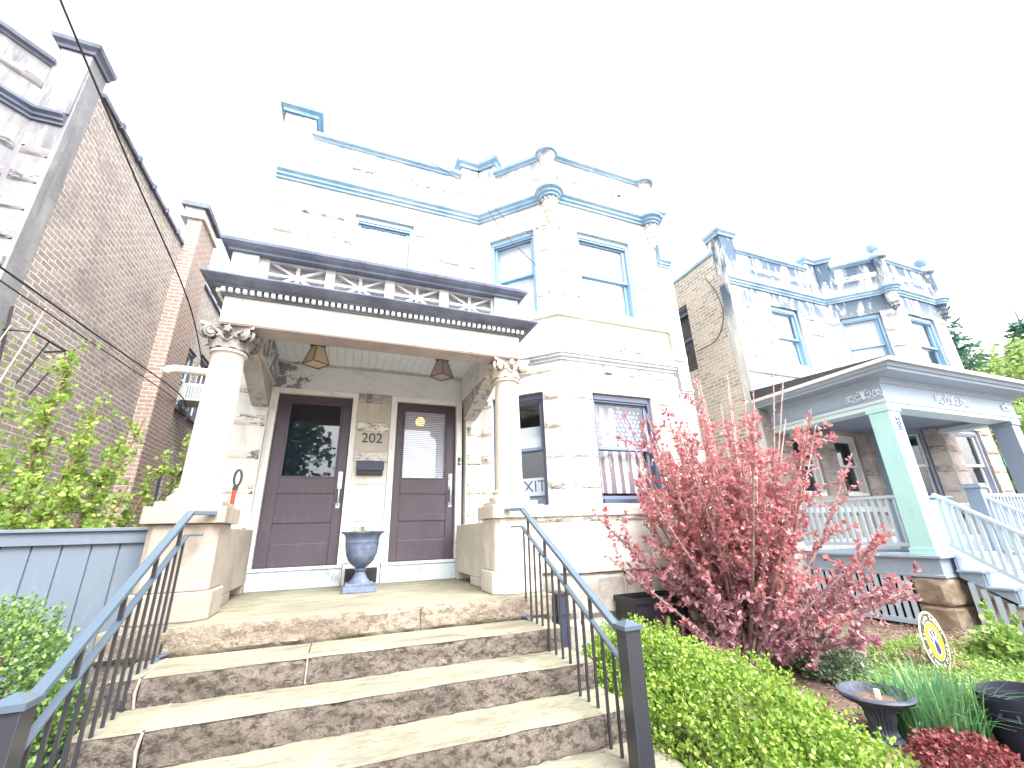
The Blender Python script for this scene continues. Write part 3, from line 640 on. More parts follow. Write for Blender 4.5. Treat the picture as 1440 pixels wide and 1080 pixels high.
mb.build('blind', SLAT, dr)
em = bpy.data.materials.new('warm_lamp_glow'); em.use_nodes = True; eb = em.node_tree.nodes['Principled BSDF']; eb.inputs['Emission Color'].default_value = (1,.62,.16,1); eb.inputs['Emission Strength'].default_value = 1.6; eb.inputs['Base Color'].default_value = (.8,.6,.3,1)
mb = MB(); mb.lathe([(0,-.075),(.05,-.055),(.075,0),(.05,.055),(0,.075)], (.98,6.3,2.17), 16); tag(mb.build('globe_lamp', em, smooth=True), 'round yellow lamp glowing behind the blind of the door', 'lamp')
mb = MB(); mb.box(.10, 5.885, .02, .47, 5.905, .19)
for i in range(12): mb.box(.115+i*.029, 5.866, .04, .128+i*.029, 5.886, .17)
mb.build('vent_grille', BLACK, HOUSE)

# ------------------------------------------------------------------ things on the porch
def lamp(x, mg, label):
    t = thing('porch_lamp', label, 'lamp', (x, 5.15, 2.795), 'ceiling lamps under the stone porch')
    m = MB(); m.lathe([(.065,0),(.075,-.008),(.075,-.02),(.03,-.03)], (0,0,0), 20); m.lathe([(.022,-.03),(.022,-.06)], (0,0,0), 10); m.build('canopy', BRONZE, t)
    zt_, zb_ = -.075, -.30; a, b = .048, .105; an = R(38); ca, sa = math.cos(an), math.sin(an)
    def P(s, u, v, z): x_, y_ = s*u, s*v; return Vector((x_*ca-y_*sa, x_*sa+y_*ca, z))
    cn = ((-1,-1),(1,-1),(1,1),(-1,1)); m = MB()
    for k in range(4):
        u, v = cn[k], cn[(k+1) % 4]
        m.add([P(a,*u,zt_),P(a,*v,zt_),P(b,*v,zb_),P(b,*u,zb_)], [(0,1,2,3)])
    m.add([P(b*.96,*u,zb_+.006) for u in cn], [(0,1,2,3)]); m.build('shade', mg, t)
    m = MB()
    for k in range(4):
        u, v = cn[k], cn[(k+1) % 4]
        m.tube([P(a,*u,zt_), P(b,*u,zb_)], .0065, 6); m.tube([P(b,*u,zb_), P(b,*v,zb_)], .0065, 6); m.tube([P(a,*u,zt_), P(a,*v,zt_)], .006, 6)
        m.tube([P(a,*u,zt_), P(a*1.35,*u,zt_+.02)], .006, 6); m.tube([P(a*1.35,*u,zt_+.02), P(a*1.35,*v,zt_+.02)], .006, 6); m.tube([P(a*1.35,*u,zt_+.02), P(.02,*u,-.05)], .006, 6)
    m.build('lamp_frame', BRONZE, t)
lamp(-.455, LAMPG, 'tan glass lantern of pyramid shape hanging over the left plum door')
lamp(1.055, LAMPG2, 'mauve glass lantern of pyramid shape hanging over the right plum door')
t = thing('house_number', 'thin dark house number 202 on the smooth stone between the doors', 'house number', (.287, 5.90, 1.795))
lettering('numerals', '202', .185, BLACK, frame4((1,0,0),(0,0,1),(0,-1,0),(0,0,0)), t, .006)
t = thing('mailbox', 'black wall mailbox between the two plum doors below the house number', 'mailbox', (.287, 5.90, 1.30))
mb = MB(); mb.prism([(-.165,0,0),(-.165,-.085,.01),(-.165,-.095,.15),(-.165,0,.165)], (.33,0,0)); mb.build('box', BLACK, t, bevel=.006)
mb = MB(); mb.prism([(-.172,0,.185),(-.172,-.10,.155),(-.172,-.108,.06),(-.172,-.114,.06),(-.172,-.108,.165),(-.172,0,.195)], (.344,0,0)); mb.build('lid', NAVYBOX, t)
t = thing('door_bell', 'small black doorbell on the white frame of the right door', 'doorbell', (1.50, 5.93, 1.53))
mb = MB(); mb.box(-.018,-.02,-.055,.018,0,.055); mb.build('housing', BLACK, t, bevel=.006)
mb = MB(); mb.lathe([(.010,0),(.010,.004)], (0,0,0), 12); o = mb.build('button', CHROME, t); o.rotation_euler = (R(90),0,0); o.location = (0,-.0205,-.02)
def urn(label, loc, s, m, prof, sq, flute=0, fr=None):
    t = thing('urn', label, 'urn', loc, 'cast urns')
    mb = MB(); mb.lathe([(r*s, z*s) for r, z in prof], (0,0,0), 96 if flute else 48, flute, fr); b = mb.build('bowl', m, t, smooth=True)
    if sq: mb = MB(); h = sq; mb.box(-h,-h,0,h,h,.06*s); mb.box(-h*.88,-h*.88,.06*s,h*.88,h*.88,.085*s); mb.build('base', m, t, bevel=.006)
    return t
pr = [(.12,.085),(.105,.10),(.075,.14),(.055,.18),(.05,.20),(.065,.212),(.065,.225),(.05,.235),(.085,.26),(.135,.31),(.165,.38),(.178,.46),(.18,.50),(.183,.505),(.18,.51),(.185,.56),(.205,.59),(.235,.603),(.238,.615),(.215,.618),(.19,.605),(.17,.58),(.0,.565)]
urn('blue pewter urn planter on a square foot between the doors', (.243, 5.24, .001), .98, PEWTER, pr, .165)
mb = MB()
for i in range(40):
    a = random.uniform(0, 6.28); r_ = random.uniform(0, .13); x, y = .243+r_*math.cos(a)-.02, 5.24+r_*math.sin(a)
    h = random.uniform(.02, .09); b = random.uniform(0, 6.28); mb.tube([(x,y,.55),(x+.02*math.cos(b),y+.02*math.sin(b),.55+h),(x+.05*math.cos(b),y+.05*math.sin(b),.56+h)], [.004,.004,.002], 5)
    for k in range(2): b = random.uniform(0,6.28); p = Vector((x,y,.56+h)); d = Vector((math.cos(b),math.sin(b),.3))*.03; e = Vector((-d.y,d.x,.0))*.4; mb.add([p,p+d*.5+e,p+d,p+d*.5-e],[(0,1,2,3)])
tag(mb.build('dead_plant', DRY), 'dry brown stalks poking up from the urn between the doors', 'plant')
t = thing('garden_tool', 'tool with red shaft and black loop grip behind the left column', 'tool', (-1.0, 4.80, .001))
mb = MB(); mb.tube([(.0,.0,.001),(.025,0,1.02)], .019, 10); mb.build('shaft', RED, t, smooth=True)
mb = MB(); lp = []
for i in range(17):
    a = i/16*2*math.pi; lp.append((.033+.03*math.sin(a), 0, 1.12-.075*math.cos(a)))
mb.tube(lp, .011, 8); mb.tube([(.025,0,1.0),(.029,0,1.05)], .022, 10); mb.build('grip', BLACK, t, smooth=True)

# ------------------------------------------------------------------ steps
t = thing('stone_steps', 'broad worn stone steps leading up to the porch', 'steps', (0,0,0))
SX0, SX1 = -1.16, 1.76
levels = [(3.47,-.183,-.34),(3.09,-.34,-.51),(2.70,-.51,-.68),(2.31,-.68,-.85)]
for k, (y, zt_, zb_) in enumerate(levels):
    x0, x1 = SX0+.02*k, SX1+.04*k; yb = (3.90, 3.50, 3.12, 2.73)[k]
    cuts = ([x0, -1.0, -.12, x1], [x0, -.83, x1], [x0, x1], [x0, x1])[k]
    for i in range(len(cuts)-1):
        a, b = cuts[i]+.003, cuts[i+1]-.003
        mb = MB(); n = int((b-a)/.05); ny = 7; vs = []
        for ii in range(n+1):
            for jj in range(ny+1):
                x = a+(b-a)*ii/n; yy = y+(yb-y)*jj/ny
                e = .012*mnoise.noise(Vector((x*5, y*3, 1)))+.006*mnoise.noise(Vector((x*17,y,4))) if jj == 0 else 0
                vs.append((x, yy+e, zt_+.004*mnoise.noise(Vector((x*3,yy*5,k)))-(.008 if jj == 0 else 0)))
        mb.add(vs, [(ii*(ny+1)+jj, (ii+1)*(ny+1)+jj, (ii+1)*(ny+1)+jj+1, ii*(ny+1)+jj+1) for ii in range(n) for jj in range(ny)])
        mb.cur = 1; gg = Seg((a, y+.012), (b, y+.012)); mb.rough(gg, 0, b-a, zb_-.01, zt_-.010, .012, .03, .022, 9, 13, .008)
        mb.add([(a,y+.012,-.93),(a,yb,-.93),(a,yb,zt_-.004),(a,y+.012,zt_-.008),(b,y+.012,-.93),(b,yb,-.93),(b,yb,zt_-.004),(b,y+.012,zt_-.008)], [(0,3,2,1),(4,5,6,7)])
        mb.build('step', [STEP, RISER], t, smooth=True)
mj = MB()
mj.box(-.124, 3.456, -.33, -.116, 3.60, -.187); mj.bar((-1.0,3.89,-.181),(-1.0,3.47,-.181), .012, .004); mj.bar((-.83,3.49,-.338),(-.83,3.09,-.338), .012, .004)
mj.build('mortar_joint', JOINT, t); mj = MB(); mj.tube([(-1.0,3.462,-.19),(-1.01,3.452,-.26),(-1.0,3.455,-.335)], .007, 6); mj.build('mortar_joint', JOINT, t); mj = MB(); mj.tube([(-.83,3.078,-.345),(-.84,3.068,-.42),(-.83,3.07,-.505)], .007, 6)
mj.build('mortar_joint', JOINT, t)
SX0 = -1.33
# ------------------------------------------------------------------ iron railings
def railing(x, label, sgn):
    t = thing('iron_railing', label, 'railing', (x, 0, 0), 'black iron stair railings')
    T, Bm = (3.93, .762), (2.42, -.045)          # handrail (y,z) top and bottom
    sl = (T[1]-Bm[1])/(T[0]-Bm[0]); zline = lambda y, d: T[1]+(y-T[0])*sl-d
    def inc(m, d, w_, h, y0=T[0], y1=Bm[0]): m.bar((0, y0, zline(y0, d)), (0, y1, zline(y1, d)), w_, h)
    m = MB(); inc(m, .0, .05, .028); m.bar((0, 3.925, .756), (-.13*sgn, 4.04, .756), .05, .030); m.build('handrail', IRONB, t, bevel=.004)
    m = MB(); inc(m, .165, .036, .016); m.bar((0, 3.93, .597), (-.07*sgn, 4.03, .597), .03, .014); m.build('middle_rail', IRONB, t, bevel=.003)
    m = MB(); y0 = 3.87; m.bar((0, y0, -.165), (0, 2.42, -.165-(y0-2.42)*sl*.905), .036, .016); m.bar((0, 3.86, -.162), (-.06*sgn, 3.925, -.152), .034, .016); m.build('bottom_rail', IRONB, t, bevel=.003)
    zbt = lambda y: -.165-(y0-y)*sl*.905
    k = 0; y = 3.90
    while y > 2.50:
        zt_ = zline(y, .165); zb_ = zbt(min(y, y0)); m = MB(); m.box(-.0075, y-.0075, zb_, .0075, y+.0075, zt_); m.build('baluster', IRON, t)
        if k % 3 == 1: m = MB(); m.box(-.01, y-.01, zt_+.008, .01, y+.01, zline(y, .013)); m.build('rail_spacer', IRON, t)
        y -= .112; k += 1
    m = MB(); m.box(-.05, 2.32, -.93, .05, 2.42, .0); m.build('newel_post', IRON, t, bevel=.004)
    m = MB(); m.box(-.062, 2.308, .0, .062, 2.432, .022); cx, cy = 0, 2.37; h = .056
    m.add([(-h,cy-h,.022),(h,cy-h,.022),(h,cy+h,.022),(-h,cy+h,.022),(0,cy,.05)], [(0,1,4),(1,2,4),(2,3,4),(3,0,4)]); m.build('post_cap', IRONB, t)
railing(-1.05, 'black iron stair railing beside the blue grey fence', -1)
railing(1.62, 'black iron stair railing beside the bright green boxwood', 1)

# ------------------------------------------------------------------ fence
t = thing('board_fence', 'blue grey board fence with top rail left of the stone porch', 'fence', (-3.4, 4.40, -.92))
mb = MB(); mb.box(-3.2, -.02, .02, 2.03, .0, 1.50); x = -3.2
while x < 2.03: mb.box(x+.005, -.035, .03, min(x+.168, 2.03), -.0205, 1.49); x += .173
mb.build('board_panel', FENCE, t, bevel=.003)
mb = MB(); mb.box(-3.2, -.062, 1.475, 2.03, -.036, 1.567); mb.build('top_rail', FENCE, t, bevel=.004)
mb = MB(); mb.box(-3.2, -.085, 1.567, 2.03, .04, 1.592); mb.build('cap_board', FENCE, t, bevel=.004)
for x in (-3.1, -1.0, .75):
    mb = MB(); mb.box(x, .001, .0, x+.09, .09, 1.56); mb.build('fence_post', FENCE, t)

# ------------------------------------------------------------------ wooden porch of the right house
RP = RIGHT
X0, X1, Y0, ZD = 7.93, 12.05, 3.84, .06
path = [(X0, 5.84), (X0, Y0), (X1, Y0), (X1, 5.84)]
mb = MB(); mb.box(X0-.06, Y0-.06, ZD-.04, X1+.06, 5.84, ZD); mb.build('porch_deck', PORCH, RP, bevel=.008)
mb = MB(); mb.sweep(path, [(-.03,-.20),(.0,-.20),(.0,.018),(-.03,.018)]); mb.sweep(path, [(.0,-.235),(.02,-.235),(.02,-.2),(.0,-.195)]); mb.build('deck_skirt', PORCH, RP, bevel=.004)
def post(x, y, m, w_=.29):
    p = MB(); p.box(x, y, ZD+.001, x+w_, y+w_, 2.20); o = p.build('porch_post', m, RP, bevel=.008)
    p = MB(); p.box(x-.02, y-.02, 2.20, x+w_+.02, y+w_+.02, 2.262); p.build('post_cap', m, o, bevel=.006)
    p = MB(); p.box(x-.02, y-.02, ZD+.001, x+w_+.02, y+w_+.02, ZD+.10); p.build('post_base', m, o, bevel=.006)
post(X0+.015, Y0+.015, POST); post(X1-.33, Y0+.015, PORCHD)
post(10.35, 5.3, PORCHD, .2)
mb = MB(); mb.sweep(path, [(-.30,2.263),(.0,2.263),(.0,2.36),(-.30,2.36)]); mb.sweep(path, [(.0,2.335),(.02,2.335),(.03,2.355),(.03,2.385),(.0,2.39)]); mb.build('porch_beam', POST if 0 else paint('light_aqua_trim', (.52,.66,.68), .5, .05), RP, bevel=.005)
mb = MB(); mb.sweep(path, [(-.28,2.361),(-.003,2.361),(-.003,2.74),(-.28,2.74)]); mb.build('frieze', PORCH, RP)
mb = MB(); mb.sweep(path, [(-.05,2.66),(.01,2.66),(.03,2.70),(.05,2.71),(.06,2.74),(.30,2.76),(.31,2.80),(.34,2.805),(.37,2.87),(.39,2.875),(.39,2.90),(-.05,2.93)]); mb.build('eaves', PORCH, RP)
mb = MB(); mb.sweep(path, [(.385,2.86),(.42,2.86),(.43,2.915),(.40,2.925),(.385,2.905)]); mb.build('gutter_edge', WHITE, RP)
mb = MB(); x = X0-.02
while x < X1: mb.box(x, Y0-.047, 2.705, x+.02, Y0-.028, 2.738); x += .045
y = Y0
while y < 5.8: mb.box(X0-.047, y, 2.705, X0-.028, y+.02, 2.738); y += .045
mb.build('beading', PORCH, RP)
mb = MB(); mb.add([(X0-.41,Y0-.41,2.93),(X1+.41,Y0-.41,2.93),(X1+.41,5.84,3.12),(X0-.41,5.84,3.12),(X0-.41,5.84,2.93),(X1+.41,5.84,2.93)], [(0,1,2,3),(0,3,4),(1,5,2),(2,5,4,3)]); mb.build('porch_roof', TILE, RP)
mb = MB(); mb.box(X0+.0, Y0+.28, 2.42, X1, 5.84, 2.44); mb.build('porch_ceiling', PORCHD, RP)
# scroll reliefs on the frieze
def scrolls(m, P, U, wid, h, tall=False):
    P = Vector(P); U = Vector(U); Z = Vector((0,0,1)); Nn = U.cross(Z)
    def sp(c, r, a0, turns, sg, rr=.010):
        pts = []
        for i in range(18):
            tt = i/17; a = a0+sg*turns*2*math.pi*tt; q = r*(1-.8*tt); pts.append(P+U*(c[0]+q*math.cos(a))+Z*(c[1]+q*math.sin(a))+Nn*.008)
        m.tube(pts, [rr*(1-.5*i/17) for i in range(18)], 6)
    for sg in (-1, 1):
        sp((sg*wid*.14, 0), h*.42, math.pi/2, 1.2, sg); sp((sg*wid*.30, -h*.1), h*.30, math.pi*.5, 1.2, -sg); sp((sg*wid*.43, -h*.05), h*.20, math.pi*.5, 1.1, sg)
        m.tube([P+U*sg*wid*q+Z*h*(-.35+.1*math.sin(q*20))+Nn*.008 for q in (0,.08,.16,.24,.32,.40,.5)], .008, 6)
        for i in range(6):
            q = .05+i*.075; m.tube([P+U*sg*wid*q+Z*h*.05+Nn*.008, P+U*sg*wid*(q+.02)+Z*h*(.45 if tall else .3)*(1-.5*q)+Nn*.014], [.012,.004], 5)
    m.tube([P-Z*h*.4+Nn*.01, P+Nn*.016, P+Z*h*.5+Nn*.008], [.012,.022,.004], 8)
for a in (((X0-.003, 4.12, 2.53), (0,-1,0), .56, .19), ((X1-.32, Y0-.003, 2.53), (1,0,0), .38, .18), ((9.85, Y0-.003, 2.52), (1,0,0), 1.05, .22, True)):
    mb = MB(); scrolls(mb, *a); mb.build('frieze_scroll', ORN, RP, smooth=True)
# porch railings
def wood_rail(p, q, name='porch_railing'):
    p = Vector(p); q = Vector(q); m = MB(); m.bar(p+Vector((0,0,.84)), q+Vector((0,0,.84)), .075, .045); o = m.build(name, PORCH if 0 else WHITE_BLUE, RP, bevel=.006)
    m = MB(); m.bar(p+Vector((0,0,.14)), q+Vector((0,0,.14)), .05, .05); m.build('bottom_rail', WHITE_BLUE, o)
    n = int((q-p).length/.105); m = MB()
    for i in range(n):
        a = p.lerp(q, (i+.5)/n); m.box(a.x-.019, a.y-.019, a.z+.14, a.x+.019, a.y+.019, a.z+.83)
    m.build('balusters', WHITE_BLUE, o)
WHITE_BLUE = paint('pale_blue_white_paint', (.44,.53,.60), .5, .06, .4, (.32,.38,.44), .3)
wood_rail((X0+.10, 5.84, ZD), (X0+.10, Y0+.31, ZD)); wood_rail((9.85, Y0+.1, ZD), (X1-.34, Y0+.1, ZD)); wood_rail((X1-.1, Y0+.3, ZD), (X1-.1, 5.8, ZD))
# stairs of the wooden porch
rise, run = .19, .25; SXa, SXb = 8.16, 9.66
for k in range(5):
    z = ZD-rise*(k+1)+.0; y1 = Y0-.06-run*k
    mb = MB(); mb.box(SXa-.05, y1-run-.03, z-.035, SXb+.05, y1, z); mb.build('stair_tread', PORCH, RP, bevel=.008)
    mb = MB(); mb.box(SXa+.02, y1-.02, z+.001, SXb-.02, y1, z+rise-.036); mb.build('stair_riser', PORCHD, RP)
for x in (SXa, SXb-.04):
    mb = MB(); pts = [(x, Y0-.06, -.235), (x, Y0-.06, ZD-.06)]
    for k in range(5): pts += [(x, Y0-.06-run*k-.002, ZD-rise*(k+1)-.037), (x, Y0-.06-run*(k+1), ZD-rise*(k+1)-.037)]
    pts += [(x, Y0-.06-run*5, -.92), (x, Y0-.06-run*4.4, -.92)]
    mb.prism(pts, (.04,0,0)); mb.build('stringer', PORCH, RP)
for x in (SXa+.12, SXb-.1):
    wood_rail((x, Y0-.02, ZD+.0), (x, Y0-.06-run*5.2, ZD-rise*5.2), 'stair_railing')
for (x, y, z0, z1) in ((SXb-.21, Y0-.10, ZD, 1.0), (SXb-.19, Y0-1.45, -.92, .05), (SXa+.03, Y0-1.5, -.92, .05)):
    mb = MB(); mb.box(x, y, z0+.001, x+.2, y+.2, z1); o = mb.build('newel_post', PORCHD, RP, bevel=.006)
    mb = MB(); mb.box(x-.03, y-.03, z1, x+.23, y+.23, z1+.04); mb.box(x-.005, y-.005, z1+.04, x+.205, y+.205, z1+.075); mb.build('post_cap', PORCHD, o, bevel=.006)
VOID = paint('crawl_space_shade', (.012,.013,.022), .9, .1, .1)  # near-black colour stands in for the shade under the porch
# lattice skirts and stone pier
def slats(P, Q, ztop0, ztop1, zb0):
    g = Seg(P, Q); m = MB(); n = int(g.L/.105)
    for i in range(n):
        a = g.L*(i+.5)/n; zt_ = ztop0+(ztop1-ztop0)*a/g.L; m.lbox(g, a-.032, a+.032, 0, .02, zb0, zt_)
    m.lbox(g, 0, g.L, .021, .045, zb0-.02, zb0+.05); m.build('lattice_skirt', WHITE_BLUE, RP)
    m = MB(); m.lbox(g, 0, g.L, -.09, -.07, -.92, min(ztop0, ztop1)); m.build('shade_backing', VOID, RP)  # sheet added to paint the shade between the slats
slats((X0+.01, 5.84), (X0+.01, Y0+.42), -.2, -.2, -.86); slats((SXa+.01, Y0-.1), (SXa+.01, Y0-1.2), -.25, -1.0, -1.1)
mb = MB(); gg = [Seg((X0+.02, Y0+.42), (X0+.02, Y0+.02)), Seg((X0+.02, Y0+.02), (X0+.62, Y0+.02))]
mb.box(X0+.05, Y0+.05, -.92, X0+.6, Y0+.42, -.236)
for g in gg:
    mb.rough(g, 0, g.L, -.60, -.236, .03, .06, .045, 10, 4); mb.rough(g, 0, g.L, -.94, -.61, .03, .06, .045, 10, 4)
mb.build('stone_pier', PIERST, RP, smooth=True)
lettering('house_number', '200', .15, SIGNN, frame4((0,0,-1),(1,0,0),(0,-1,0),(X0+.175, Y0+.008, 2.0)), RP, .004)['label'] = 'dark digits 200 running down the porch post'
t = thing('storage_cabinet', 'slate grey storage cabinet on the wooden porch behind the stair railing', 'cabinet', (9.0, 4.35, ZD+.001))
mb = MB(); mb.box(-.45,-.25,0,.35,.25,.80); mb.build('body', PORCHD, t, bevel=.01)
mb = MB(); mb.box(-.48,-.28,.80,.38,.28,.84); mb.build('lid', NAVYL, t, bevel=.01)
t = thing('metal_chair', 'black metal chair with curved arm on the wooden porch', 'chair', (9.75, 4.55, ZD+.001))
mb = MB(); mb.box(-.24,-.24,.42,.24,.24,.45); mb.build('seat', BLACK, t, bevel=.01)
for (a, b) in ((-.22,-.22),(.22,-.22),(-.22,.22),(.22,.22)): mb = MB(); mb.tube([(a,b,0),(a,b,.42)], .015, 8); mb.build('leg', BLACK, t)
for a in (-.25, .25): mb = MB(); mb.tube([(a,-.22,.40),(a,-.26,.55),(a,-.2,.66),(a,0,.68),(a,.22,.68)], .016, 8); mb.build('arm', BLACK, t, smooth=True)
mb = MB(); mb.tube([(-.22,.22,.42),(-.22,.28,.85),(0,.29,.92),(.22,.28,.85),(.22,.22,.42)], .016, 8); mb.box(-.2,.23,.55,.2,.25,.8); mb.build('backrest', BLACK, t)

# ------------------------------------------------------------------ things at the bay, on walls and cables
g = HS[2]
t = thing('flag', 'faded striped flag with white stars on blue hung inside the bay window', 'flag', (0,0,0))
mb = MB(); a0, a1, z0, z1 = .56, 1.40, 1.02, 2.27; ns = 11
for i in range(ns):
    mb.cur = i % 2
    for k in range(10):
        q0, q1 = z0+(z1-z0)*k/10, z0+(z1-z0)*(k+1)/10; f = lambda a, z: g.pt(a, -.235+.012*math.sin(a*22)+.006*math.sin(z*7), z)
        b0, b1 = a0+(a1-a0)*i/ns, a0+(a1-a0)*(i+1)/ns
        if q0 > 1.7 and b0 > .87: mb.cur = 2
        else: mb.cur = i % 2
        mb.add([f(b0,q0), f(b1,q0), f(b1,q1), f(b0,q1)], [(0,1,2,3)])
mb.build('cloth', [FLAGW, FLAGR, FLAGB], t)
mb = MB()
for i in range(7):
    for j in range(8):
        a = .90+i*.075+(.037 if j % 2 else 0); z = 1.735+j*.068
        if a > 1.39: continue
        c = g.pt(a, -.215, z); pts = []
        for k in range(10): rr = .030 if k % 2 == 0 else .013; an = math.pi/2+k*math.pi/5; pts.append(c+g.d*rr*math.cos(an)+Vector((0,0,rr*math.sin(an))))
        mb.add(pts, [tuple(range(10))])
mb.build('stars', FLAGW, t)
g = HS[1]
t = thing('window_sign', 'small white EXIT sign with dark letters behind the angled bay window', 'sign', g.pt(.70, -.19, 1.13))
mb = MB(); dd = g.d*.27; nn = g.n*.004
p = [-dd+Vector((0,0,-.12)), dd+Vector((0,0,-.12)), dd+Vector((0,0,.12)), -dd+Vector((0,0,.12))]; mb.prism(p, -nn*2); mb.build('panel', WHITE, t)
lettering('lettering', 'EXIT', .22, SIGNN, frame4(g.d, (0,0,1), g.n, g.n*.004), t, .002)
t = thing('window_air_conditioner', 'pale box air conditioner in a brick wall window of the left house', 'air conditioner', (-3.63, 11.75, 3.66))
mb = MB(); mb.box(-.15,-.33,0,.34,.33,.42); mb.build('casing', AC, t, bevel=.012)
mb = MB()
for i in range(9): mb.box(.341,-.27,.05+i*.036,.352,.27,.07+i*.036)
for i in range(6): mb.box(-.02+i*.05,-.341,.06,.0+i*.05,-.331,.36)
mb.build('grille', ACD, t)
t = thing('wall_pipe', 'white horizontal pipe sticking out behind the left column', 'pipe', (-1.43, 5.6, 2.42))
mb = MB(); mb.tube([(0,0,0),(-.53,.0,.02)], .045, 14); mb.build('tube', PIPE, t, smooth=True)
mb = MB(); mb.tube([(-.50,0,.02),(-.58,0,.0),(-.60,0,-.03)], [.05,.05,.045], 14); mb.tube([(-.01,0,0),(-.05,0,.0)], .06, 14); mb.build('elbow', PIPE, t, smooth=True)
def cable(pts, r, label, group=None, sub=10):
    P = [Vector(p) for p in pts]; out = []
    for i in range(len(P)-1):
        p0, p1, p2, p3 = P[max(i-1,0)], P[i], P[i+1], P[min(i+2,len(P)-1)]
        for k in range(sub):
            t_ = k/sub; out.append(.5*((2*p1)+(-p0+p2)*t_+(2*p0-5*p1+4*p2-p3)*t_**2+(-p0+3*p1-3*p2+p3)*t_**3))
    out.append(P[-1]); m = MB(); m.tube(out, r, 6); return tag(m.build('cable', CABLE), label, 'cable', group)
cable([(-3.2,2.6,6.2),(-3.2,4.214,5.856),(-3.2,5.03,5.70),(-3.2,6.26,5.474),(-3.2,9.316,4.91),(-3.8,13.3,4.4)], .013, 'long sagging service cable in front of the left brick wall', 'service cables')
cable([(-3.5,3.0,3.12),(-3.5,5.28,3.264),(-3.5,6.88,3.355),(-3.5,10.45,3.56),(-3.82,12.2,3.66)], .012, 'upper of two low cables crossing the left brick wall to the air conditioner', 'service cables')
cable([(-3.55,3.0,3.03),(-3.55,5.28,3.17),(-3.55,6.88,3.25),(-3.55,10.45,3.43),(-3.83,12.0,3.5)], .009, 'lower of two low cables crossing the left brick wall to the air conditioner', 'service cables')
cable([(.80,5.70,6.68),(1.45,5.25,5.85),(2.05,5.2,5.05),(2.53,5.07,4.45)], .007, 'thin cable drooping from the parapet to the angled upper window', 'facade cables')
cable([(1.18,5.72,6.66),(1.75,5.45,6.0),(2.10,5.35,5.5),(2.5,5.08,5.05)], .006, 'thin cable from the parapet to the head of the angled upper window', 'facade cables')
cable([(7.58,6.35,6.1),(7.58,6.15,5.6),(7.58,6.1,5.0),(7.58,6.4,4.55),(7.58,7.0,4.5)], .012, 'dark cable looping down the buff brick side wall', 'service cables')
cable([(-3.80,6.1,3.2),(-3.8,6.25,2.2),(-3.8,6.3,1.0),(-3.8,6.3,-.5)], .012, 'dark wire running down the corner of the left brick wall', 'service cables')
t = thing('wall_bracket', 'rusty metal wall bracket on the left brick wall', 'bracket', (-3.83, 6.5, 2.95))
mb = MB(); mb.tube([(0,-.35,-.03),(.22,-.3,0),(.24,.35,.02),(0,.4,.0)], .014, 6); mb.build('arm', IRON, t); mb = MB(); mb.tube([(.23,.0,0),(.05,.05,-.55)], .009, 6); mb.tube([(.24,.35,.0),(.03,.35,-.6)], .009, 6); mb.build('brace', IRON, t)
t = thing('wall_box', 'tall narrow navy box on the foundation beside the steps', 'box', (2.40, 4.83, -.78))
mb = MB(); mb.box(-.07,-.13,0,.07,.06,.64); mb.build('body', NAVYBOX, t, bevel=.006)
mb = MB(); mb.box(-.08,-.14,.64,.08,.07,.665); mb.box(-.074,-.137,.44,.074,-.13,.455); mb.build('lid', BLACK, t)
mb = MB(); mb.tube([(-.07,-.05,.40),(-.16,-.07,.40),(-.17,-.07,.34)], .018, 8); mb.tube([(-.13,-.07,.42),(-.22,-.07,.44)], .008, 6); mb.build('tap', IRON, t)
t = thing('storage_bin', 'black open topped planter box against the bay foundation behind the red shrub', 'bin', (3.52, 4.62, -.90))
mb = MB()
for (a, b, c, d) in ((-.36,-.2,.36,-.18), (-.36,.18,.36,.2), (-.36,-.18,-.34,.18), (.34,-.18,.36,.18)): mb.box(a, b, 0, c, d, .68)
mb.build('panel', BLACK, t, bevel=.004)
mb = MB(); mb.sweep([(-.36,.2),(-.36,-.2),(.36,-.2),(.36,.2),(-.36,.2)], [(.001,.64),(.02,.64),(.02,.70),(.001,.70)]); mb.build('rim', BLACK, t)
mb = MB(); mb.box(-.34,-.18,.0,.34,.18,.5); mb.build('soil', MULCH, t)

# ------------------------------------------------------------------ vegetation
HEX = np.array([(0,0,0),(.28,.42,.06),(.68,.45,.02),(1,0,-.10),(.68,-.45,.02),(.28,-.42,.06)])
def unit(a): return a/np.maximum(np.linalg.norm(a, axis=1, keepdims=True), 1e-9)
def leaves(name, P, A, ln, wd, mat_, parent=None, shape=HEX):
    P = np.asarray(P, float); n = len(P); A = unit(np.asarray(A, float)); rnd = RNG.normal(size=(n,3)); rnd[:,2] += 1.0
    B = unit(np.cross(A, rnd)); C_ = np.cross(A, B); ln = np.broadcast_to(ln, (n,)); k = len(shape)
    v = P[:,None,:] + ln[:,None,None]*(shape[None,:,0:1]*A[:,None,:] + wd*shape[None,:,1:2]*B[:,None,:] + shape[None,:,2:3]*C_[:,None,:])
    me = bpy.data.meshes.new(name); me.vertices.add(n*k); me.vertices.foreach_set('co', v.reshape(-1))
    me.loops.add(n*k); me.loops.foreach_set('vertex_index', np.arange(n*k, dtype=np.int32))
    me.polygons.add(n); me.polygons.foreach_set('loop_start', np.arange(0, n*k, k, dtype=np.int32)); me.polygons.foreach_set('loop_total', np.full(n, k, np.int32))
    me.materials.append(mat_); me.update(calc_edges=True); me.validate()
    o = bpy.data.objects.new(name, me); COL.objects.link(o)
    if parent: o.parent = parent
    return o
def curve(p0, p1, bend, n=9):
    p0, p1, bend = np.array(p0, float), np.array(p1, float), np.array(bend, float)
    t = np.linspace(0, 1, n)[:,None]; return (1-t)**2*p0 + 2*t*(1-t)*bend + t*t*p1
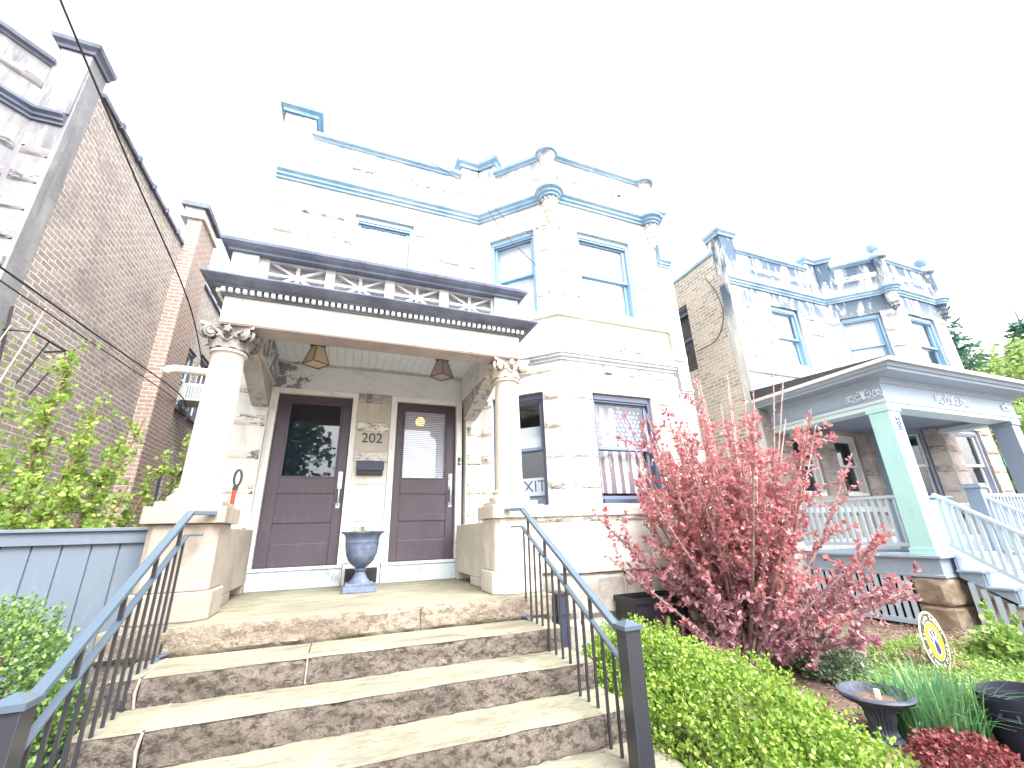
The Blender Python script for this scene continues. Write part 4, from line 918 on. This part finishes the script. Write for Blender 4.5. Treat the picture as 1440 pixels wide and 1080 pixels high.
L_RED = leafmat('smoke_bush_leaf', [(.44,.15,.18),(.54,.15,.16),(.46,.24,.25),(.62,.30,.28),(.36,.15,.18),(.52,.23,.26)], .4, .4)
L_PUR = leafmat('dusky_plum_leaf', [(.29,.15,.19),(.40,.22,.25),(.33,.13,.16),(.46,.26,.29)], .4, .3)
L_BOX = leafmat('boxwood_leaf', [(.10,.20,.04),(.20,.34,.05),(.33,.46,.08),(.14,.26,.05),(.46,.55,.13)], .35, .35)
L_BOXD = leafmat('boxwood_dark_leaf', [(.08,.18,.07),(.15,.27,.09),(.25,.37,.09),(.11,.22,.11),(.36,.46,.14)], .35, .35)
L_TREE = leafmat('spring_maple_leaf', [(.17,.30,.06),(.29,.43,.08),(.37,.49,.11),(.22,.36,.09),(.42,.48,.13)], .5, .45)
L_FAR = leafmat('distant_leaf', [(.16,.28,.10),(.27,.40,.14),(.38,.48,.15),(.20,.33,.14)], .6, .35)
L_CON = leafmat('spruce_needles', [(.06,.16,.12),(.10,.22,.16),(.14,.27,.19)], .6, .15)
L_LILY = leafmat('strap_leaf', [(.07,.20,.09),(.12,.28,.12),(.17,.34,.13),(.09,.23,.13),(.22,.36,.12)], .4, .3)
L_LIME = leafmat('lime_ground_leaf', [(.19,.33,.07),(.28,.42,.10),(.14,.26,.07),(.34,.45,.14)], .5, .4)
L_GREY = leafmat('grey_green_leaf', [(.20,.26,.17),(.28,.34,.22),(.15,.22,.14)], .6, .25)
L_BARB = leafmat('barberry_leaf', [(.14,.03,.04),(.22,.05,.06),(.30,.09,.08),(.11,.03,.04)], .45, .3)
# smoke bush
base = np.array([4.28, 4.0, -.92]); t = thing('smoke_bush', 'tall burgundy leaved smoke bush with many thin upright stems', 'shrub', tuple(base))
wm = MB(); tm = MB(); LP, LA, LS, PP, PA_, PS = [], [], [], [], [], []
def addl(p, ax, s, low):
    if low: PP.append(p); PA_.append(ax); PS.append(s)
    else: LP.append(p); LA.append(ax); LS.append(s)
for i in range(116):
    a = random.uniform(0, 2*math.pi); kind = i % 4
    if kind == 0: r_, z = random.uniform(.1, 1.25), random.uniform(2.75, 3.4)
    elif kind == 3: r_, z = random.uniform(1.0, 1.62), random.uniform(.3, 1.9)
    else: r_, z = random.uniform(.3, 1.5), random.uniform(1.3, 3.0)
    z *= (1-.12*(r_/1.4)**2)
    tip = np.array([r_*math.cos(a)*1.12, r_*math.sin(a)*.95, z])
    b0 = np.array([random.uniform(-.18,.18), random.uniform(-.12,.12), 0]); wy = base[1]+tip[1]
    lim = 4.78 if base[0]+tip[0] < 5.0 else 4.78+(base[0]+tip[0]-5.0)
    if wy > lim: tip[1] -= (wy-lim)
    bend = b0*.5+tip*np.array([.55,.55,.35])+np.array([0,0,.25])
    c = curve(b0, tip, bend, 14); r0 = random.uniform(.008, .022) if kind != 0 else .012
    (wm if kind else tm).tube(list(map(tuple, c)), [r0*(1-.75*q/13)+.0015 for q in range(14)], 5)
    bare_tip = kind == 0 and random.random() < .75
    L = np.linalg.norm(np.diff(c, axis=0), axis=1).sum(); m = int(L/.032)
    for k in range(m):
        q = .20+.80*k/m; x = q*13; j = min(12, int(x)); p = c[j]*(1-(x-j))+c[j+1]*(x-j); d = c[j+1]-c[j]; d /= np.linalg.norm(d)
        dens = 1
        if bare_tip and q > .72: dens = 1
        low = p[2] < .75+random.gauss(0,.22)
        for e in range(dens+random.choice((0,1))):
            ax = d*.5+RNG.normal(size=3)*.8; sz = random.uniform(.030,.056)*(0.55 if bare_tip and q > .75 else 1); addl(p+RNG.normal(size=3)*.006, ax, sz, low)
        if q < .92 and not (bare_tip and q > .7) and random.random() < (.26 if kind == 3 else .20):      # side twig with rosette
            sd_ = d*.6+RNG.normal(size=3)*.6; sd_ /= np.linalg.norm(sd_); ln = random.uniform(.10,.34); e = p+sd_*ln+np.array([0,0,.05])
            if base[1]+e[1] > lim: e[1] = lim-base[1]
            wm.tube([tuple(p), tuple((p+e)/2+RNG.normal(size=3)*.01), tuple(e)], [.004,.003,.002], 4)
            for u in range(int(ln/.028)):
                f = p+(e-p)*(u+1)/(ln/.028)
                for _ in range(2): addl(f, sd_*.5+RNG.normal(size=3)*.8, random.uniform(.032,.06), low)
            for _ in range(7): addl(e, sd_*.8+RNG.normal(size=3)*.7, random.uniform(.036,.068), low)
wm.build('stems', stone('smoke_bush_bark', (.22,.15,.14), (.34,.26,.24), (.13,.09,.08), .5, 12, .004), t, smooth=True); tm.build('upright_stems', TWIG, t, smooth=True)
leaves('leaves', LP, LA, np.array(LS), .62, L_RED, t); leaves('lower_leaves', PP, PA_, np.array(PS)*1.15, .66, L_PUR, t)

def bush_mass(name, label, blobs, n, mat_, lsize, seed=0, wm_=WOOD, shoots=60):
    """blobs: ellipsoids (x,y,z,rx,ry,rz); leaves fill the outer shells, on short twigs"""
    c0 = np.array([blobs[0][0], blobs[0][1], -.92]); t = thing(name, label, 'shrub', tuple(c0)); P, Ax = [], []
    vol = np.array([b[3]*b[4]+b[4]*b[5]+b[3]*b[5] for b in blobs]); vol /= vol.sum()
    for b, f in zip(blobs, vol):
        k = int(n*f/5); d = unit(RNG.normal(size=(k,3))); d[:,2] = np.abs(d[:,2])*1.0-.25*(RNG.random(k)); d = unit(d)
        for i in range(k):
            u = d[i]; q = mnoise.noise(Vector(u*3.2)+Vector((seed,b[0],b[1])))*.20+mnoise.noise(Vector(u*9)+Vector((seed,1,2)))*.13
            rr = (1+q)*(1-.30*random.random()**2.0); p = np.array(b[:3])+u*np.array(b[3:])*rr
            if p[2] < -.90: continue
            tw = unit((u+RNG.normal(size=3)*.45+np.array([0,0,.35]))[None])[0]
            for e in range(5):
                P.append(p+tw*lsize*.5*e+RNG.normal(size=3)*lsize*.22); Ax.append(tw*.6+RNG.normal(size=3)*.75)
    for _ in range(shoots):
        b = random.choice(blobs); u = unit((RNG.normal(size=3)+np.array([0,0,1.1]))[None])[0]; u[2] = abs(u[2]); p = np.array(b[:3])+u*np.array(b[3:])*.97
        for e in range(14):
            q = p+(u*.4+np.array([0,0,.7]))*lsize*.42*e
            for _k in range(2): P.append(q+RNG.normal(size=3)*.004); Ax.append(np.array([0,0,.6])+RNG.normal(size=3)*.6)
    P = np.array(P)-c0; leaves('foliage', P, Ax, RNG.uniform(.75,1.25,len(P))*lsize, .75, mat_, t)
    m = MB()
    for b in blobs:
        for _ in range(14):
            u = unit(RNG.normal(size=(1,3)))[0]; u[2] = abs(u[2]); e = np.array(b[:3])+u*np.array(b[3:])*.85-c0; s_ = np.array([b[0]+random.uniform(-.2,.2)*b[3], b[1]+random.uniform(-.2,.2)*b[4], -.92])-c0
            m.tube([tuple(s_), tuple((s_+e)/2+RNG.normal(size=3)*.03), tuple(e)], [.014,.009,.004], 5)
    m.build('stems', wm_, t); return t
bush_mass('boxwood', 'bright lime green boxwood filling the bed right of the steps',
    [(2.42,2.62,-.80,.55,.85,.49),(2.36,3.30,-.75,.50,.65,.53),(2.40,1.95,-.85,.44,.55,.35),(2.10,1.65,-.85,.38,.55,.32)], 68000, L_BOX, .0235, 3)
bush_mass('boxwood', 'bluish green boxwood between the left stair railing and the fence',
    [(-1.74,3.62,-.55,.38,.48,.72),(-2.2,3.4,-.62,.46,.5,.60),(-1.58,2.85,-.78,.34,.6,.58)], 40000, L_BOXD, .024, 8)
# young maple behind the fence
t = thing('young_maple', 'young maple with fresh yellow green leaves behind the fence', 'tree', (-3.0, 5.45, -.92)); m = MB(); P, Ax = [], []
tips = [(-.45,.0,1.9,14),(.75,.1,1.7,10),(-1.2,-.2,1.8,12),(.2,.8,2.2,14),(-.8,.4,2.7,14),(-.05,-.1,2.3,14),(.45,.1,2.6,14),(-.9,.1,3.15,20),(-.6,.2,2.6,12),(-.25,.15,2.75,14),(.1,.2,3.5,24),(.0,.5,2.7,14),(.35,.4,2.9,16),(.6,.5,2.5,14),(.95,.8,2.45,12),(1.1,1.3,2.9,12),(.85,.3,2.05,12),(-.7,-.3,2.1,12),(-1.1,.3,2.4,12),(.3,-.2,2.0,12),(.65,-.3,1.95,10),(-.3,-.3,2.05,12),(1.2,.9,2.1,10),(.5,1.2,3.0,12),(-1.3,-.1,2.8,10)]
for (x, y, z, nb) in tips:
    b0 = np.array([random.uniform(-.12,.12), random.uniform(-.1,.1), 0]); e = np.array([x, y, z]); c = curve(b0, e, b0*.5+e*np.array([.7,.7,.4]), 12)
    m.tube(list(map(tuple, c)), [.022*(1-.8*q/11)+.003 for q in range(12)], 6)
    for k in range(nb*3):
        q = random.uniform(.35,1); j = min(10, int(q*11)); p = c[j]+(c[j+1]-c[j])*(q*11-j); dr = RNG.normal(size=3)*.5+np.array([0,0,.5]); ln = random.uniform(.08,.32)*(1.25-q*.6); ee = p+dr/np.linalg.norm(dr)*ln
        m.tube([tuple(p), tuple(ee)], [.004,.002], 4)
        for u in range(17): f = p+(ee-p)*random.uniform(.2,1.1); P.append(f+RNG.normal(size=3)*.03); Ax.append(RNG.normal(size=3)+np.array([0,0,-.3]))
m.build('trunk', TWIGG, t, smooth=True)
leaves('crown', P, Ax, RNG.uniform(.030,.055,len(P)), .95, L_TREE, t, np.array([(0,0,0),(.15,.5,.02),(.55,.55,0),(.62,.25,0),(1,0,-.08),(.62,-.25,0),(.55,-.55,0),(.15,-.5,.02)]))
# bare climbing stems at the left brick wall
t = thing('climbing_shrub', 'thin mostly bare shrub stems against the left brick wall', 'shrub', (-3.6, 5.3, -.92)); m = MB(); P, Ax = [], []
for i in range(9):
    e = np.array([random.uniform(-.3,.1), random.uniform(-.3,.9), random.uniform(2.6,4.2)]); c = curve((random.uniform(-.15,.1),random.uniform(-.2,.2),0), e, e*np.array([.3,.3,.5])+RNG.normal(size=3)*.12, 12); m.tube(list(map(tuple, c)), [.012*(1-.7*q/11)+.002 for q in range(12)], 5)
    for k in range(26):
        q = random.uniform(5,10.9); j = int(q); p = c[j]+(c[j+1]-c[j])*(q-j)
        for _ in range(2): P.append(p+RNG.normal(size=3)*.06); Ax.append(RNG.normal(size=3))
m.build('stems', TWIG, t, smooth=True); leaves('leaves', P, Ax, RNG.uniform(.03,.06,len(P)), .9, L_TREE, t)
# strap leaved clump
t = thing('daylily_clump', 'clump of long green strap leaves beside the black garden urn', 'plant', (4.08, 2.30, -.92)); m = MB()
for i in range(560):
    a = random.uniform(0, 6.28); r_ = .25*math.sqrt(random.random()); b = Vector((r_*math.cos(a)*1.15, r_*math.sin(a), 0)); o_ = Vector((math.cos(a)*.8+random.gauss(0,.5), math.sin(a)*.8+random.gauss(0,.5), 0)); h = random.uniform(.32,.56); l_ = random.uniform(.03,.22)
    sd_ = Vector((-o_.y, o_.x, 0)).normalized() if o_.length > .01 else Vector((1,0,0)); wd = random.uniform(.0045,.009); vs = []
    for k in range(6):
        q = k/5; c = b+o_*l_*q**2.2+Vector((0,0,h*(q-.28*q**3*(l_/.15)))); ww = wd*(1-.85*q**2)
        vs += [c-sd_*ww, c+sd_*ww]
    m.add(vs, [(2*k, 2*k+1, 2*k+3, 2*k+2) for k in range(5)])
m.build('leaves', L_LILY, t)
# ground cover, straw, mulch chips
def patch(name, n, fn, mat_, ls, wd, zz, up_, label, kind='stuff'):
    P, Ax = [], []
    while len(P) < n:
        p = fn()
        if p is None: continue
        P.append((p[0], p[1], -.905+abs(random.gauss(0, zz)))); Ax.append(RNG.normal(size=3)*np.array([1,1,.4])+np.array([0,0,up_]))
    return tag(leaves(name, P, Ax, RNG.uniform(.6,1.3,n)*ls, wd, mat_), label, kind=kind)
def lime():
    x, y = random.uniform(4.3,7.8), random.uniform(2.0,3.9); q = mnoise.noise(Vector((x*1.6,y*1.6,2)))
    return (x, y) if q > -.28+.5*abs(y-(3.1))-(.1 if x > 4.7 else -.2) and not (x > 7.0 and y > 3.2) and math.hypot(x-4.40,y-1.90) > .30 else None
patch('ground_cover', 22000, lime, L_LIME, .026, .8, .035, .6, 'low lime green ground cover in front of the wooden porch')
def chips():
    x, y = random.uniform(1.9,8.2), random.uniform(.9,4.6); return (x, y)
patch('mulch', 9000, chips, leafmat('mulch_chip', [(.10,.06,.045),(.20,.13,.10),(.30,.22,.17),(.07,.045,.04),(.24,.14,.12)], .9, .05), .04, .35, .012, .0, 'loose brown mulch chips on the garden bed')
def straw():
    x, y = random.uniform(5.2,8.2), random.gauss(3.35,.22); return (x, y)
patch('dry_leaves', 1300, straw, DRY, .13, .10, .03, .05, 'dry straw and leaf litter along the stone pier')
bush_mass('barberry', 'low burgundy barberry in the bottom corner below the strap leaves', [(3.72,2.02,-.94,.30,.24,.17)], 4200, L_BARB, .024, 5, WOOD, 0)
bush_mass('lavender', 'small grey green lavender clump under the red bush', [(4.75,3.45,-.88,.26,.24,.24)], 3600, L_GREY, .035, 6, TWIG, 20)
for (x, y, s_, lb) in ((6.75,2.95,.20,'small leafy green perennial by the white slatted stair skirt'), (7.1,2.6,.22,'grey green perennial near the right edge beside the stair skirt')):
    bush_mass('perennial', lb, [(x,y,-.88,s_,s_,s_*1.1)], 700, L_GREY if 'grey' in lb else L_LIME, .06, 7, TWIGG, 3)['category'] = 'plant'
# garden urn, black bucket, school sign
UR = [(.10,.0),(.105,.02),(.085,.035),(.088,.05),(.078,.065),(.076,.09),(.085,.115),(.090,.13),(.092,.16),(.10,.19),(.14,.22),(.19,.245),(.222,.262),(.232,.28),(.225,.292),(.205,.295),(.19,.285),(.175,.26),(.0,.25)]
urn('low black garden urn with fluted rim standing in the mulch', (3.74, 2.46, -.92), 1.02, BLACKURN, UR, 0, 24, (.06,.27))
mb = MB(); mb.lathe([(0,.252),(.10,.256),(.178,.262)], (3.74,2.46,-.92), 24); tag(mb.build('potting_soil', MULCH), 'dark soil filling the black garden urn', 'soil')
mb = MB(); mb.box(3.72,2.42,-.668,3.74,2.45,-.60); tag(mb.build('plant_label', SIGNW), 'small cream plant label stuck in the black garden urn', 'plant label')
t = thing('grow_bag', 'round black fabric planter bag standing on the mulch at the right edge', 'planter', (4.40, 1.90, -.92))
mb = MB(); n = 48; prf = [(q_*.86, z_*.88) for q_, z_ in [(.245,.0),(.262,.05),(.275,.15),(.29,.27),(.30,.385),(.298,.39),(.285,.385),(.272,.27),(.268,.22)]]
for r_, z in prf:
    for j in range(n):
        an = 2*math.pi*j/n; q = 1+.035*mnoise.noise(Vector((math.cos(an)*1.6, math.sin(an)*1.6, z*5))); dz = .012*math.sin(2*an+.6)*(z/.39); mb.v.append((r_*q*math.cos(an), r_*q*math.sin(an), z+dz))
mb.f = [(i*n+j, i*n+(j+1) % n, (i+1)*n+(j+1) % n, (i+1)*n+j) for i in range(len(prf)-1) for j in range(n)]; mb.f.append(tuple(range(n-1,-1,-1))); mb.m = [0]*len(mb.f)
mb.build('bag', FELT, t, smooth=True)
mb = MB(); mb.lathe([(.0,.21),(.13,.212),(.232,.20)], (0,0,0), 32); mb.build('soil', MULCH, t)
mb = MB(); mb.tube([(-.25,-.02,.26),(-.285,-.04,.24),(-.285,.06,.23),(-.25,.06,.25)], .012, 6); mb.build('handle', FELT, t)
SN = Vector((.14, -1.0, .08)).normalized(); SU = (Vector((0,0,1))-SN*SN.z).normalized(); SR = SU.cross(SN)
t = thing('yard_sign', 'round yellow and black paw print school sign on a stake by the stone pier', 'sign', (5.85, 3.10, -.64)); SC_ = Vector((0,0,0))
def disc(r, z, n=48): return [SR*r*math.cos(2*math.pi*i/n)+SU*r*math.sin(2*math.pi*i/n)+SN*z for i in range(n)]
def ringp(m, r0, r1, z, n=64):
    a, b = disc(r0, z, n), disc(r1, z, n); m.add(a+b, [(i, (i+1) % n, n+(i+1) % n, n+i) for i in range(n)])
mb = MB(); mb.prism(disc(.27, -.006), SN*.006); mb.build('panel', SIGNW, t)
mb = MB(); ringp(mb, .175, .252, .002); mb.build('black_ring', SIGNK, t)
mb = MB(); mb.add(disc(.168, .003), [tuple(range(48))]); mb.build('yellow_field', YEL, t)
def blob(m, cx, cy, rx, ry, rot, z, pear=0, n=24):
    pts = []
    for i in range(n):
        a = 2*math.pi*i/n; x = rx*math.cos(a); y = ry*math.sin(a); x *= 1-pear*(y/ry); c, s_ = math.cos(rot), math.sin(rot); pts.append(SR*(cx+c*x-s_*y)+SU*(cy+s_*x+c*y)+SN*z)
    m.add(pts, [tuple(range(n))])
paw = [(0,-.055,.050,.068,0,.32),(-.073,.02,.019,.033,.3,0),(-.030,.070,.021,.042,.08,0),(.030,.070,.021,.042,-.08,0),(.073,.02,.019,.033,-.3,0)]
mb = MB()
for a in paw: blob(mb, a[0], a[1], a[2]+.010, a[3]+.010, a[4], .004, a[5])
mb.build('paw_outline', SIGNW, t)
mb = MB()
for a in paw: blob(mb, *a[:5], .0055, a[5])
for cx, cy in ((-.085,.072),(-.034,.130),(.034,.130),(.085,.072)): blob(mb, cx, cy, .005, .012, 0, .0055)
mb.build('paw', SIGNN, t)
def ringtext(body, r, a0, a1, flip, size):
    for i, ch in enumerate(body):
        if ch == ' ': continue
        a = a0+(a1-a0)*i/(len(body)-1); ra = SR*math.cos(a)+SU*math.sin(a); ta = (SR*math.sin(a)-SU*math.cos(a)); x, y = (ta, ra) if not flip else (-ta, -ra)
        yield text_mesh(ch, size, .001), frame4(x, y, SN, ra*r+SN*.004)
bmx = bpy.data.meshes.new('lettering'); vv, ff = [], []
for me, M4 in list(ringtext('St. Luke School', .214, R(168), R(12), False, .062))+list(ringtext('Diamond Pride', .214, R(198), R(342), True, .058)):
    b = len(vv); vv += [tuple(M4 @ q.co) for q in me.vertices]; ff += [tuple(i+b for i in p.vertices) for p in me.polygons]
bmx.from_pydata(vv, [], ff); bmx.materials.append(SIGNW); o = bpy.data.objects.new('lettering', bmx); COL.objects.link(o); o.parent = t
mb = MB()
for q in (-.05, .05): mb.tube([SR*q+SN*(-.012)+Vector((0,0,.1)), SR*q+SN*(-.012)+Vector((0,0,-.30))], .004, 6)
mb.build('stake', CHROME, t)
# ------------------------------------------------------------------ beyond the right house
def tree(name, label, x, y, h, rad, n, mat_, ls, zc=.62, group=None, z0=-.92):
    t = thing(name, label, 'tree', (x, y, z0), group); m = MB(); P, Ax = [], []
    m.tube([(0,0,0),(.05,.03,h*.3),(0,.05,h*.62),(.05,0,h*.9)], [rad*.075,rad*.06,rad*.04,.02], 8)
    for i in range(26):
        a = random.uniform(0,6.28); q = random.uniform(.28,.95); s_ = np.array([0,0,h*q*.8]); rr = rad*math.sin(math.pi*min(.95,max(.12,q-.08)))*random.uniform(.75,1.1); e = np.array([rr*math.cos(a), rr*math.sin(a), h*q+rr*.25])
        c = curve(s_, e, (s_+e)/2+np.array([0,0,-.1*rr]), 6); m.tube(list(map(tuple, c)), [rad*.025*(1-.8*k/5)+.008 for k in range(6)], 5)
        for _ in range(9):
            ce = c[random.randint(2,5)]+RNG.normal(size=3)*rad*.16; k = n//234; P.append(ce+RNG.normal(size=(k,3))*rad*np.array([.13,.13,.10])); Ax.append(RNG.normal(size=(k,3)))
    m.build('trunk', WOOD, t, smooth=True); P = np.concatenate(P); Ax = np.concatenate(Ax); leaves('crown', P, Ax, RNG.uniform(.7,1.3,len(P))*ls, .8, mat_, t); return t
def conifer(label, x, y, h, rad, ls=.34):
    t = thing('spruce_tree', label, 'tree', (x, y, -.92), 'spruces beyond the right house'); m = MB(); m.tube([(0,0,0),(0,0,h)], [.22,.02], 8); P, Ax = [], []
    for k in range(int(h/.42)):
        z = h*.12+k*.42*.88; rr = rad*(1-z/h)+.15
        for j in range(8):
            a = j*.785+k*.4+random.uniform(-.2,.2); ln = rr*random.uniform(.7,1.15); d = np.array([math.cos(a), math.sin(a), -.18]); e = np.array([0,0,z])+d*ln+np.array([0,0,.12*ln]); m.tube([(0,0,z), tuple(np.array([0,0,z])+d*ln*.6), tuple(e)], [.03,.02,.006], 4)
            for u in range(int(10+ln*22)):
                q = random.uniform(.12,1.05); p = np.array([0,0,z])+d*ln*q+np.array([0,0,.12*ln*q*q]); P.append(p+RNG.normal(size=3)*.07); Ax.append(d*.7+RNG.normal(size=3)*.5+np.array([0,0,-.25]))
    m.build('trunk', WOOD, t); leaves('crown', P, Ax, RNG.uniform(.7,1.3,len(P))*ls, .28, L_CON, t)
conifer('tall dark spruce right behind the streaked stone house', 22.6, 8.7, 11.5, 3.1)
conifer('smaller spruce with pointed tip among the leafy trees at the right', 25.4, 6.9, 9.6, 2.4)
tree('leafy_tree', 'round yellow green tree above the wooden porch roof', 24.6, 7.3, 7.6, 2.6, 12000, L_TREE, .17, group='leafy trees beyond the right house')
tree('leafy_tree', 'deeper green tree at the far right behind the porch', 22.6, 5.4, 7.5, 2.3, 12000, L_FAR, .17, group='leafy trees beyond the right house')
tree('leafy_tree', 'low green tree seen through the wooden porch', 19.5, 6.6, 4.6, 1.9, 8000, L_FAR, .15, group='leafy trees beyond the right house')
t = thing('cottage', 'pale yellow house with gabled roof half hidden by the trees at the right', 'house', (29, 9.5, -.92))
mb = MB(); mb.box(-3,-3,0,4,5,6.2); mb.prism([(-3,-3,6.2),(4,-3,6.2),(.5,-3,8.6)], (0,8,0)); mb.build('walls', YHOUSE, t)
mb = MB(); mb.prism([(-3.4,-3.4,6.1),(.5,-3.4,8.75),(.5,-3.4,8.9),(-3.4,-3.4,6.25)], (0,8.8,0)); mb.prism([(4.4,-3.4,6.1),(.5,-3.4,8.75),(.5,-3.4,8.9),(4.4,-3.4,6.25)], (0,8.8,0)); mb.build('roof', TILE, t)
for (a, z) in ((-1.6,3.8),(1.4,3.8),(-1.6,1.1)):
    mb = MB(); mb.box(a-.5,-3.06,z,a+.5,-3.002,z+1.5); f = mb.build('window', WHITE, t); mb = MB(); mb.box(a-.42,-3.075,z+.08,a+.42,-3.061,z+1.42); mb.build('pane', NAVY, f)
t = thing('street_sign', 'small teal street name sign on a pole seen through the wooden porch', 'sign', (17.5, 6.05, -.92))
mb = MB(); mb.tube([(0,0,0),(0,0,3.15)], .035, 8); mb.build('pole', CHROME, t)
mb = MB(); mb.box(-.55,-.05,2.78,.25,-.04,3.02); mb.build('panel', TEAL, t, bevel=.01)
# across the street, seen only as reflections in the door glass
tree('street_tree', 'broad dark tree across the street behind the viewer', -3.5, -9.0, 6.5, 3.0, 9000, L_CON, .25)
